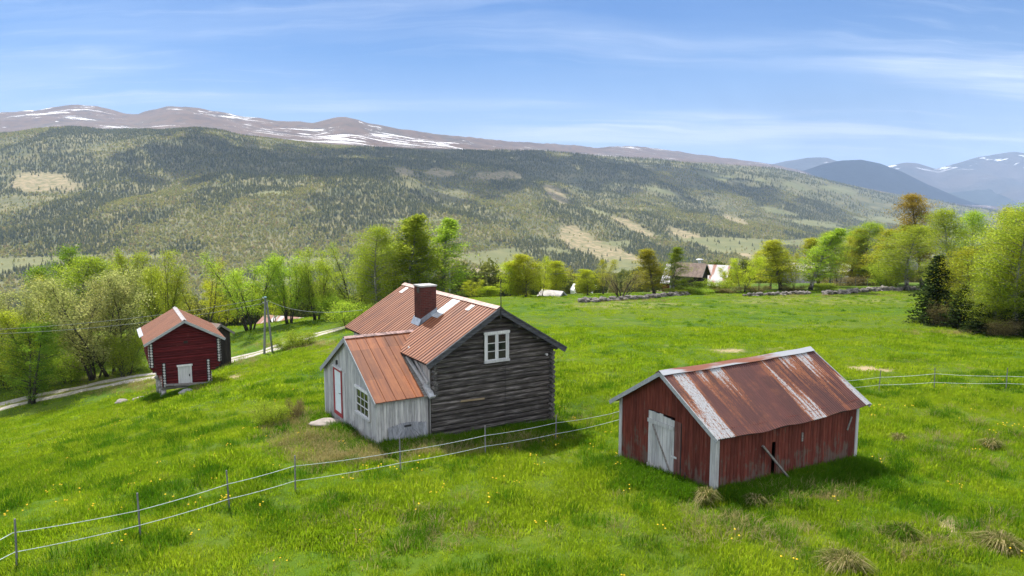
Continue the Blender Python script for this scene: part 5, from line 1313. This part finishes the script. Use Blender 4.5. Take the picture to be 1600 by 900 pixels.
T_ = [
 # ---- beyond the gravel road on the left
 ('wispy', 66, 0, 476, 92, 'slender feathery young tree on the roadside between the left edge and the dark-stemmed willow', 607),
 ('sallow_a', 148, 0, 432, 128, 'broad pale willow with a cluster of black stems on the grassy road verge', 592),
 ('sallow_b', 176, 0, 424, 118, 'pale willow with one straight dark stem just left of the storehouse', 586),
 ('bush', 196, 0, 520, 54, 'small bush on two thin dark stems between the roadside willow and the storehouse', 587),
 ('sallow_b', 8, 0, 452, 92, 'pale green tree cut by the left edge of the photo above the gravel road', 600),
 ('sallow_a', -34, 0, 462, 100, 'outermost pale willow at the left edge beside the road', 598),
 ('deep_a', 24, 67, 505, 80, 'dark rounded thicket tree behind the feathery roadside tree', None),
 ('olive', 82, 92, 386, 84, 'dark olive dense crown rising highest at the left end of the tree belt', None),
 ('birch_c', 116, 84, 401, 112, 'rounded bright green tree in front of the dark olive crown', None),
 ('row_a', 200, 88, 389, 84, 'broad many-stemmed tree directly above the storehouse roof, left of its twin', None),
 ('row_b', 246, 86, 391, 84, 'broad many-stemmed tree above the right slope of the storehouse roof', None),
 ('sparse', 311, 88, 402, 84, 'thinly leafed tree with open forked stems between the storehouse and the power pole', None),
 ('row_a', 383, 86, 397, 112, 'wide fan-shaped tree with curving black stems left of the braced power pole', None),
 ('row_b', 445, 88, 398, 84, 'fan-shaped tree with thin upright stems just right of the braced power pole', None),
 ('row_b', 489, 88, 389, 84, 'tall fan-shaped tree with thick dark straight stems at the end of the gravel road', None),
 ('bush', 514, 87, 458, 54, 'low green tree filling the gap right of the fan-shaped trees', None),
 ('sparse', 30, 80, 428, 88, 'thin yellowish tree between the left edge and the dark olive crown', None),
 ('wispy', 262, 96, 420, 60, 'faint yellow-green sapling behind the trees above the storehouse', None),
 ('bright_b', 340, 104, 432, 62, 'pale yellow-green tree seen behind the black curving stems', None),
 ('bright_b', 420, 106, 440, 60, 'pale yellow-green bush tree behind the braced power pole', None),
 ('bush', 20, 0, 522, 84, 'low leafy thicket at the left edge just above the gravel road', 604),
 ('bush', 108, 0, 545, 62, 'low bush between the feathery roadside tree and the dark-stemmed willow', 597),
 # ---- behind the farmhouse
 ('row_a', 552, 82, 384, 100, 'spreading tree with slanting stems at the left of the group behind the farmhouse', None),
 ('birch_c', 588, 78, 353, 74, 'rounded birch standing left in the tall group behind the farmhouse roof', None),
 ('birch_a', 630, 79, 335, 84, 'tallest birch, in the middle of the group behind the farmhouse roof', None),
 ('birch_b', 658, 80, 341, 82, 'dense dark birch directly above the farmhouse chimney', None),
 ('birch_a', 690, 80, 343, 80, 'loose light birch at the right of the group behind the farmhouse', None),
 ('bush', 545, 74, 470, 74, 'rounded green bush at the far eave of the farmhouse', None),
 ('birch_c', 622, 84, 378, 130, 'broad lower tree filling the middle of the birch group behind the farmhouse', None),
 # ---- yellow-green trees at the far edge of the field
 ('bright_b', 737, 112, 437, 34, 'small yellow-green tree alone between the farmhouse birches and the lightning rod', None),
 ('bright_a', 760, 112, 448, 36, 'low yellow-green bush left of the lightning rod', None),
 ('bright_a', 797, 104, 407, 44, 'yellow birch at the left of the bright group above the farmhouse gable', None),
 ('bright_a', 822, 103, 397, 50, 'tallest yellow birch of the bright group above the farmhouse gable', None),
 ('bright_b', 846, 104, 402, 48, 'yellow birch behind the grey field barn, second from the right of the bright group', None),
 ('bright_a', 868, 112, 407, 38, 'pale yellow birch at the right of the bright group', None),
 ('bright_a', 920, 108, 421, 36, 'small yellow-green birch just right of the white caravan', None),
 ('gold_b', 944, 108, 404, 42, 'golden birch with thin crown on the field edge left of the bare bush', None),
 ('bare', 973, 102, 424, 66, 'bare brownish bush with fanning twigs on the stone wall', None),
 ('gold_a', 1026, 107, 389, 44, 'golden birch left of its dark green neighbour near the brown hut', None),
 ('birch_b', 1057, 107, 387, 44, 'dark green birch with a pale pole beside it left of the brown hut', None),
 ('deep_a', 1084, 110, 437, 32, 'short dark bush tree against the left wall of the brown hut', None),
 ('bush', 1127, 110, 436, 42, 'low green bush right of the brown hut', None),
 ('bright_b', 1166, 109, 398, 60, 'round many-stemmed tree on the field edge right of the brown hut', None),
 ('gold_b', 1191, 120, 392, 34, 'thin golden tree behind the round many-stemmed tree', None),
 ('gold_a', 1226, 112, 376, 58, 'golden birch, first of the row left of the tall green birch', None),
 ('gold_b', 1246, 116, 392, 36, 'smaller golden birch close behind the first of the row', None),
 ('birch_a', 1271, 111, 357, 70, 'tall pointed green birch with a single dark trunk on the field edge', None),
 ('birch_c', 1302, 122, 362, 50, 'green birch with forked trunk right of the tall pointed one', None),
 ('gold_a', 1331, 138, 357, 42, 'slender golden tree beyond the dark bank behind the stone wall', None),
 ('birch_c', 1362, 136, 347, 64, 'broad-crowned tree with a straight dark trunk on the dark bank', None),
 ('gold_b', 1392, 132, 350, 46, 'golden tree between the straight-trunked one and the forest corner', None),
 ('bush', 1393, 117, 410, 52, 'low spreading green tree on the stone wall near the forest corner', None),
 ('birch_c', 1424, 113, 352, 92, 'large tree with dark twisted trunk at the end of the stone wall', None),
 ('rust', 1450, 122, 303, 62, 'tall tree with rust-brown dome crown rising above the forest corner', None),
 ('birch_c', 1208, 118, 384, 48, 'pale green birch left of the first golden birch of the row', None),
 ('gold_a', 1286, 126, 372, 44, 'golden birch filling the gap right of the tall pointed birch', None),
 ('gold_b', 1316, 132, 366, 50, 'golden-green birch left of the slender golden tree on the bank', None),
 ('birch_c', 1346, 142, 360, 54, 'soft green birch behind the two brush heaps on the bank', None),
 ('gold_a', 1378, 128, 358, 46, 'upright golden tree right of the straight-trunked tree', None),
 ('birch_c', 1408, 124, 352, 64, 'green birch left of the large tree with twisted trunk', None),
 ('bright_b', 1146, 116, 418, 40, 'small bright tree between the brown hut and the round many-stemmed tree', None),
 # ---- forest corner on the right
 ('spruce_a', 1461, 0, 400, 66, 'dark spruce at the tip of the forest corner', 506),
 ('birch_c', 1490, 86, 326, 84, 'dense green tree right of the rust-brown crown', None),
 ('birch_c', 1530, 88, 330, 66, 'green crown peeping over the pale birch of the forest corner', None),
 ('wispy', 1528, 0, 350, 88, 'pale yellow-green birch bulging out to the field at the forest corner', 512),
 ('wispy', 1568, 60, 326, 100, 'tall pale birch second from the forest corner', None),
 ('birch_c', 1602, 58, 318, 120, 'tall green birch at the right edge of the photo', None),
 ('gold_b', 1580, 68, 322, 90, 'golden-green birch crown between the two tall birches at the right edge', None),
 ('spruce_b', 1502, 0, 446, 48, 'small dark spruce at the foot of the pale yellow-green birch', 514),
 ('birch_c', 1548, 0, 424, 84, 'leafy undergrowth tree below the tall pale birch', 520),
 ('spruce_a', 1596, 0, 446, 62, 'bushy dark spruce at the right edge below the tall birch', 523),
 ('spruce_b', 1532, 0, 474, 44, 'little dark spruce between the leafy undergrowth and the small spruce', 521),
 ('bush_d', 1476, 0, 470, 44, 'brownish bush beside the dark spruce at the forest corner', 510),
 ('bush_d', 1560, 0, 494, 56, 'low brown bush at the forest edge by the fallen branches', 524),
 ('spruce_b', 1650, 58, 420, 60, 'dark spruce reaching in at the right edge of the photo', None),
 ('wispy', 1660, 64, 310, 120, 'outermost birch crown at the right edge of the photo', None),
]
for (k, px, Y, top, wd, lab, yb_) in T_: set_tree(k, px, Y, top, wd, lab, 'bush' if NAME[k] == 'bush' else 'tree', ybase=yb_)
set_tree('bush', 428, 0, 638, 52, 'low green shrub with brown twigs left of the farmhouse doorstep', 'shrub', 'shrub', ybase=664)
set_tree('bush_d', 460, 0, 645, 30, 'smaller brown shrub next to the farmhouse flagstones', 'shrub', 'shrub', ybase=657)
set_tree('bush', 472, 0, 516, 46, 'yellow-green roadside shrub right of the braced power pole', 'shrub', 'shrub', ybase=541)
set_tree('bush', 446, 0, 528, 34, 'small yellow-green shrub close to the foot of the braced power pole', 'shrub', 'shrub', ybase=546)
set_tree('bush_d', 1322, 132, 430, 84, 'dark brown brush heap on the bank left of the straight trunk', 'bush', 'bush', dz=-.2)
set_tree('bush_d', 1372, 132, 429, 80, 'dark brown brush heap on the bank under the straight-trunked tree', 'bush', 'bush', dz=-.2)
for px, lab in ((1098, 'olive bush growing on the wall in front of the brown hut'), (1142, 'dry yellowish bush on the field edge left of the round tree'), (1188, 'dark scrub at the foot of the round many-stemmed tree'), (1240, 'dark scrub at the foot of the golden birches'), (1290, 'scrub beside the trunk of the tall pointed birch'), (1062, 'low scrub on the stone wall under the dark green birch')):
    set_tree('bush_d' if px in (1142, 1188, 1240) else 'bush', px, 106 + (px - 1060) * .03, 449 - (px - 1060) * .012, 46, lab, 'bush', 'bush')
# woods on the slope below the field, seen between the trees as one mass
def low_woods():
    P_, S_ = [], []
    for _ in range(5200):
        u = rng.uniform(-.80, .72); Y = math.sqrt(rng.uniform(118 ** 2, 520 ** 2)); X_ = u * Y
        if u > .12 and Y < 190: continue
        if vnoise(np.array(X_ / 55), np.array(Y / 55), 5) > .18: continue
        if -20 < X_ < 34 and Y < 135: continue
        P_.append((X_, Y, gz(X_, Y) - .3)); S_.append(rng.uniform(4, 9) * (1 if u < 0 else .8))
    return np.array(P_), np.array(S_)
LEAF_S = wood_mat('slope_birch', [(0, (.120, .150, .034)), (.5, (.200, .225, .050)), (.85, (.29, .295, .075)), (1, (.22, .18, .08))], .55)
def leafy_src(seed, nl=700):
    r = np.random.default_rng(seed); c = r.normal(size=(nl, 3)); c /= np.linalg.norm(c, axis=1, keepdims=True); c *= (r.uniform(.35, 1, nl) ** .5)[:, None]
    lump = 1 + .35 * r.normal(size=nl)[:, None] * .3
    c = c * lump * np.array([.30, .30, .44]) + np.array([0, 0, .54]); V, t = leaf_cloud(c, .10, r, r.uniform(0, 1, nl))
    F_ = [[4 * i, 4 * i + 1, 4 * i + 2, 4 * i + 3] for i in range(nl)]; b0 = len(V)
    V = np.concatenate([V, np.array([(.02, 0, 0), (-.01, .017, 0), (-.01, -.017, 0), (0, 0, .7)])]); F_ += [[b0, b0 + 1, b0 + 3], [b0 + 1, b0 + 2, b0 + 3], [b0 + 2, b0, b0 + 3]]
    return V, F_, LEAF_S, list(t) + [.5] * 3
pw, sw = low_woods()
inst_object('slope_woods', pw, sw, [leafy_src(i) for i in range(5)], 'pale spring scrub and birch woods on the slope below the field', 'woods')
# ------------------------------------------------------------------ meadow grass, uncountable: tufts on the real ground
def grass_mat(name, dark, mid, lite, dryc, tf=.40, dryk=.0):
    m, n, out = material(name); P = n.geo('Position'); r = n.orand()
    g1 = n.noise(P, .07, 3, .5); g2 = n.noise(P, .45, 4, .6, .3)
    c = n.ramp(n.math('ADD', n.math('MULTIPLY', g2, .75), n.math('MULTIPLY', r, .25)), [(.28, dark), (.50, mid), (.70, lite)])
    c = n.mix(n.math('MULTIPLY', n.rng(g1, .40, .62), .45), c, lite)
    z = n.sep(n.obj())[2]
    c = n.mix(n.rng(n.attr('tint'), .92 - dryk, 1.02 - dryk), c, dryc)
    leaf_shader(n, out, c, n.mix(1.0, c, (1.5, 1.5, 1.1), 'MULTIPLY'), tf); return m
GR = grass_mat('meadow_grass', (.080, .150, .006), (.166, .262, .010), (.250, .315, .018), (.30, .28, .08), .55)
GR_D = grass_mat('lush_grass', (.026, .080, .004), (.056, .140, .006), (.100, .190, .009), (.18, .20, .04), .5)
GR_Y = grass_mat('dry_grass', (.14, .135, .045), (.23, .20, .085), (.33, .28, .13), (.40, .34, .19))
def tuft_src(seed, nb, h0, h1, rad, w, m, lean=.5):
    r = np.random.default_rng(seed); V = []; F_ = []; T = []
    for _ in range(nb):
        a = r.uniform(0, 6.283); d = rad * math.sqrt(r.random()); p = np.array([d * math.cos(a), d * math.sin(a), -.03]); h = r.uniform(h0, h1) * (1.1 - .4 * d / rad)
        az_ = a + r.normal(0, .9); ln = lean * r.uniform(.25, 1.1); dv = np.array([math.cos(az_), math.sin(az_), 0]); sd_ = np.array([-dv[1], dv[0], 0]) * w * r.uniform(.6, 1.2) / 2
        q1 = p + dv * h * ln * .35 + np.array([0, 0, h * .62]); q2 = p + dv * h * ln * 1.0 + np.array([0, 0, h * (1 - .25 * ln)])
        b = len(V); V += [p - sd_, p + sd_, q1 + sd_ * .8, q1 - sd_ * .8, q2]; F_ += [[b, b + 1, b + 2, b + 3], [b + 3, b + 2, b + 4]]; t = r.random(); T += [t, t]
    return np.array(V), F_, m, T
def dandelion_src(seed):
    r = np.random.default_rng(seed); V = []; F_ = []; T = []
    for k in range(3):
        x_, y_ = r.uniform(-.2, .2, 2); h = r.uniform(.14, .24); b = len(V)
        for i in range(7): V.append((x_ + .026 * math.cos(i * .8976), y_ + .026 * math.sin(i * .8976), h))
        V.append((x_, y_, h + .022)); V.append((x_, y_, h - .02))
        for i in range(7): F_.append([b + i, b + (i + 1) % 7, b + 7]); F_.append([b + (i + 1) % 7, b + i, b + 8]); T += [.5, .5]
        c = len(V); V += [(x_ - .004, y_, 0), (x_ + .004, y_, 0), (x_, y_, h)]; F_.append([c, c + 1, c + 2]); T.append(.5)
    return np.array(V), F_, plain_y, T
plain_y = plain('dandelion_yellow', (.75, .50, .015), .7, 0, .1)
road_pts = np.array([(p.x, p.y) for p in fine])
def free(X_, Y_):
    ok = np.ones(len(X_), bool)
    for fr, (a0, a1, b0, b1) in ((HF, (-.02, W_ + .05, -.05, L_ - .3)), (HF, (-D_ - .02, 0, .05, AXL)), (BF, (.03, bL - .03, .03, bW - .03)), (SF, (-sWl / 2 + .1, sWl / 2 - .1, .1, sL))):
        dx_, dy_ = X_ - fr.o.x, Y_ - fr.o.y; lx = dx_ * fr.c + dy_ * fr.s; ly = -dx_ * fr.s + dy_ * fr.c
        ok &= ~((lx > a0) & (lx < a1) & (ly > b0) & (ly < b1))
    sel = np.where((X_ < -5) & (Y_ > 35))[0]
    for i in range(0, len(sel), 4000):
        s_ = sel[i:i + 4000]; d = np.sqrt((X_[s_, None] - road_pts[None, :, 0]) ** 2 + (Y_[s_, None] - road_pts[None, :, 1]) ** 2).min(1)
        ok[s_] &= (d > 1.45) | ((d < .35) & (rng.random(len(s_)) < .5))
    ok &= (X_ - sp.x) ** 2 + (Y_ - sp.y) ** 2 > .75
    qx, qy = project(X_, Y_, ground_rel(X_, Y_) + CZ)
    for cx_, cy_, rx_, ry_ in ((1482, 826, 24, 17), (1350, 576, 32, 5), (1385, 578, 18, 4), (1140, 548, 24, 3.5), (370, 590, 13, 4), (1300, 850, 12, 4), (1120, 780, 14, 4)):
        ok &= ((qx - cx_) / rx_) ** 2 + ((qy - cy_) / ry_) ** 2 + .9 * fbm(X_ / .8, Y_ / .8, 2, 71) > .8
    return ok
def scatter(n_, Y0, Y1, thr=None, seed=0, sc_=.13, um=.94):
    u = rng.uniform(-um, um, n_); Y_ = np.sqrt(rng.uniform(Y0 ** 2, Y1 ** 2, n_)); X_ = u * Y_
    ok = free(X_, Y_)
    if thr is not None: ok &= fbm(X_ * sc_ * 4, Y_ * sc_ * 4, 3, seed) > thr
    X_, Y_ = X_[ok], Y_[ok]
    return np.stack([X_, Y_, ground_rel(X_, Y_) + CZ], -1)
near_t = [tuft_src(i, 34, .10, .24, .26, .016, GR, .6) for i in range(4)] 
far_t = [tuft_src(20 + i, 26, .10, .24, .42, .034, GR, .6) for i in range(3)]
lush_t = [tuft_src(40 + i, 60, .22, .44, .30, .016, GR_D, .75) for i in range(3)]
dry_t = [tuft_src(60 + i, 44, .14, .42, .30, .013, GR_Y, 1.1) for i in range(3)]
# (1) close and middle meadow
pA = scatter(36000, 12.5, 36); pB = scatter(30000, 36, 62); pC = scatter(20000, 62, 112)
dA = np.sqrt(pA[:, 0] ** 2 + pA[:, 1] ** 2)
pts_ = np.concatenate([pA, pB, pC]); scl_ = np.concatenate([rng.uniform(.55, 1.25, len(pA)), rng.uniform(.6, 1.1, len(pB)), rng.uniform(.55, .95, len(pC))])
pk_ = np.concatenate([rng.integers(0, 4, len(pA)), rng.integers(4, 7, len(pB)), rng.integers(4, 7, len(pC))])
hum = 1 + 1.5 * np.clip(fbm(pts_[:, 0] / 1.3, pts_[:, 1] / 1.3, 2, 301), -.4, .6); scl_ = scl_ * np.clip(hum, .62, 1.95)
inst_object('meadow_grass', pts_, scl_, near_t + far_t, 'bright green spring grass covering the whole meadow', 'grass', pick=pk_, tilt=.12)
# (2) darker lush clumps and the strong growth round the buildings
pL = np.concatenate([scatter(11000, 12.5, 42, .10, 401, .20), scatter(5200, 40, 105, .20, 402, .08)])
sL_ = rng.uniform(.40, 1.15, len(pL)) * np.where(pL[:, 1] > 40, .85, 1)
def around(fr, a0, a1, b0, b1, n_, wdt, sides):
    q = []
    for _ in range(n_):
        s_ = random.choice(sides); t = random.random(); o_ = abs(random.gauss(0, wdt)) + .05
        if s_ == 'f': l = (a0 + (a1 - a0) * t, b0 - o_)
        elif s_ == 'b': l = (a0 + (a1 - a0) * t, b1 + o_)
        elif s_ == 'l': l = (a0 - o_, b0 + (b1 - b0) * t)
        else: l = (a1 + o_, b0 + (b1 - b0) * t)
        w_ = fr.world((l[0], l[1], 0)); q.append((w_.x, w_.y, gz(w_.x, w_.y)))
    q = np.array(q); return q[free(q[:, 0], q[:, 1])]
pR = np.concatenate([around(HF, 0, W_, 0, L_, 1100, .7, 'fffr'), around(HF, -D_, 0, .0, AXL, 520, .6, 'fl'), around(BF, 0, bL, 0, bW, 1500, .7, 'ffl'), around(SF, -sWl / 2, sWl / 2, 0, sL, 420, .6, 'fl')])
inst_object('lush_grass', np.concatenate([pL, pR]), np.concatenate([sL_, rng.uniform(.6, 1.25, len(pR))]), lush_t, 'darker lush grass clumps dotted over the meadow and along the building walls', 'grass', tilt=.15)
# (3) straw: round the farmhouse, fence line and in drifts
def in_dry(n_, lst):
    q = []
    for (px, py, rx, ry, k) in lst:
        for _ in range(int(n_ * k)):
            a, b = random.gauss(0, .45), random.gauss(0, .45); p = G(min(1690, px + a * rx), max(462, py + b * ry)); q.append(tuple(p))
    q = np.array(q); return q[free(q[:, 0], q[:, 1])]
pD = in_dry(100, [(505, 692, 80, 42, 4.2), (450, 655, 60, 18, 1.2), (570, 712, 70, 16, 1.3), (650, 703, 110, 12, 1.6), (790, 690, 100, 10, 1.0), (880, 660, 50, 10, .4), (215, 600, 50, 14, 1.6), (300, 596, 60, 16, .8), (470, 540, 80, 9, 1.6), (370, 566, 60, 8, .7),
                  (1250, 775, 110, 18, .9), (1500, 700, 100, 50, .6), (1150, 830, 160, 30, .5), (1450, 850, 140, 40, .7), (660, 830, 200, 50, .5), (980, 470, 100, 4, .8), (1270, 462, 190, 4, 1.2), (1500, 520, 130, 4, 1.2), (180, 612, 160, 6, .9)])
pE = scatter(1500, 12.5, 60, .20, 501)
inst_object('dry_grass', np.concatenate([pD, pE]), np.concatenate([rng.uniform(.6, 1.2, len(pD)), rng.uniform(.35, .8, len(pE))]), dry_t, 'straw coloured dry grass round the farmhouse, the fence and the road', 'grass', tilt=.25)
# (4) dandelions
pF = scatter(260, 12.8, 40, .14, 601, .05); pF = np.concatenate([pF, scatter(80, 12.8, 34)])
inst_object('dandelions', pF, rng.uniform(.75, 1.15, len(pF)), [dandelion_src(i) for i in range(3)], 'scattered yellow dandelion flowers in the meadow', 'flowers', tilt=.05)
# (5) big single tussocks
def tussock(px, py, r_, h, dry, label):
    r_ *= .82; h *= .85
    r = np.random.default_rng(int(px)); V = []; F_ = []; p0 = G(px, py); T = []
    for i in range(int(900 * r_ / .5)):
        a = r.uniform(0, 6.283); d = r_ * .45 * math.sqrt(r.random()) * (1 + .45 * math.cos(2 * a + px)); p = np.array([d * math.cos(a), d * math.sin(a), .02 + .25 * h * (1 - (d / (r_ * .45)) ** 2)])
        hh_ = h * r.uniform(.45, 1.25); ln = r.uniform(.10, 1.5); dv = np.array([math.cos(a + r.normal(0, .8)), math.sin(a + r.normal(0, .8)), 0]); sd_ = np.array([-dv[1], dv[0], 0]) * .0065 * r.uniform(.7, 1.3)
        P1 = p + dv * r_ * .35 * ln + np.array([0, 0, hh_ * .62]); P2 = p + dv * r_ * .8 * ln + np.array([0, 0, hh_ * (.85 - .45 * ln)]); b = len(V)
        V += [p - sd_, p + sd_, P1 + sd_, P1 - sd_, P2]; F_ += [[b, b + 1, b + 2, b + 3], [b + 3, b + 2, b + 4]]; t = r.random(); T += [t, t]
    me_ = bpy.data.meshes.new('grass_tussock'); me_.from_pydata([tuple(v) for v in V], [], F_); ta = me_.attributes.new('tint', 'FLOAT', 'FACE'); ta.data.foreach_set('value', np.array(T, np.float32))
    me_.materials.append(TUS[dry]); o = bpy.data.objects.new('grass_tussock', me_); COL.objects.link(o); o.location = p0; tag(o, label, 'tussock')
TUS = [grass_mat('tussock_green', (.030, .085, .006), (.060, .130, .009), (.11, .17, .014), (.30, .26, .11), .45, .16), grass_mat('tussock_straw', (.050, .095, .012), (.105, .135, .025), (.17, .175, .05), (.36, .30, .15), .45, .38)]
for a in ((1320, 892, .62, .50, 1, 'largest straw-topped tussock at the bottom edge of the photo right of the middle'), (1562, 862, .66, .52, 1, 'big straw-and-green tussock near the bottom right corner'),
          (1104, 786, .42, .50, 1, 'dry tussock at the foot of the near white barn corner'), (1180, 790, .36, .36, 1, 'small straw tussock below the barn side wall'),
          (1410, 842, .48, .44, 0, 'dark green tussock between the two large straw tussocks at the bottom right'),
          (1548, 700, .48, .40, 1, 'pale tussock at the right edge level with the barn eave'), (1405, 690, .40, .36, 1, 'pale tussock right of the far barn corner'),): tussock(*a)
# fallen branches at the forest edge
for (a, b, lab) in (((1566, 505), (1600, 512), 'grey fallen branch lying highest at the forest edge on the right'), ((1570, 514), (1604, 519), 'pale fallen branch lying lowest at the forest edge on the right')):
    p, q = G(*a), G(*b); mb = MB(); mb.tube([p + Vector((0, 0, .5)), p.lerp(q, .5) + Vector((0, 0, .55)), q + Vector((0, 0, .4))], [.07, .055, .03], 6); mb.tube([p.lerp(q, .3) + Vector((0, 0, .5)), p.lerp(q, .5) + Vector((.1, 0, 1.0))], [.04, .02], 5)
    o = mb.build('fallen_branch', M['pole'], None); tag(o, lab, 'branch')
# ------------------------------------------------------------------ the air of the valley
HZ_TOP, HZ_BOT = 1750.0, -420.0
bm = bmesh.new(); bmesh.ops.create_cube(bm, size=1.0)
hm = bpy.data.meshes.new('haze'); bm.to_mesh(hm); bm.free()
hz = bpy.data.objects.new('haze', hm); COL.objects.link(hz)
hz.scale = (70000, 70000, HZ_TOP - HZ_BOT); hz.location = (0, 0, (HZ_TOP + HZ_BOT) / 2)
m, n, out = material('haze_air')
v = n.add('ShaderNodeVolumePrincipled', None, {'Color': (.50, .68, 1.0), 'Density': 5.2e-5, 'Anisotropy': 0.0})
n.t.links.new(v.outputs[0], out.inputs['Volume']); hm.materials.append(m)
tag(hz, kind='stuff'); hz['label'] = 'thin blue air haze filling the wide valley'
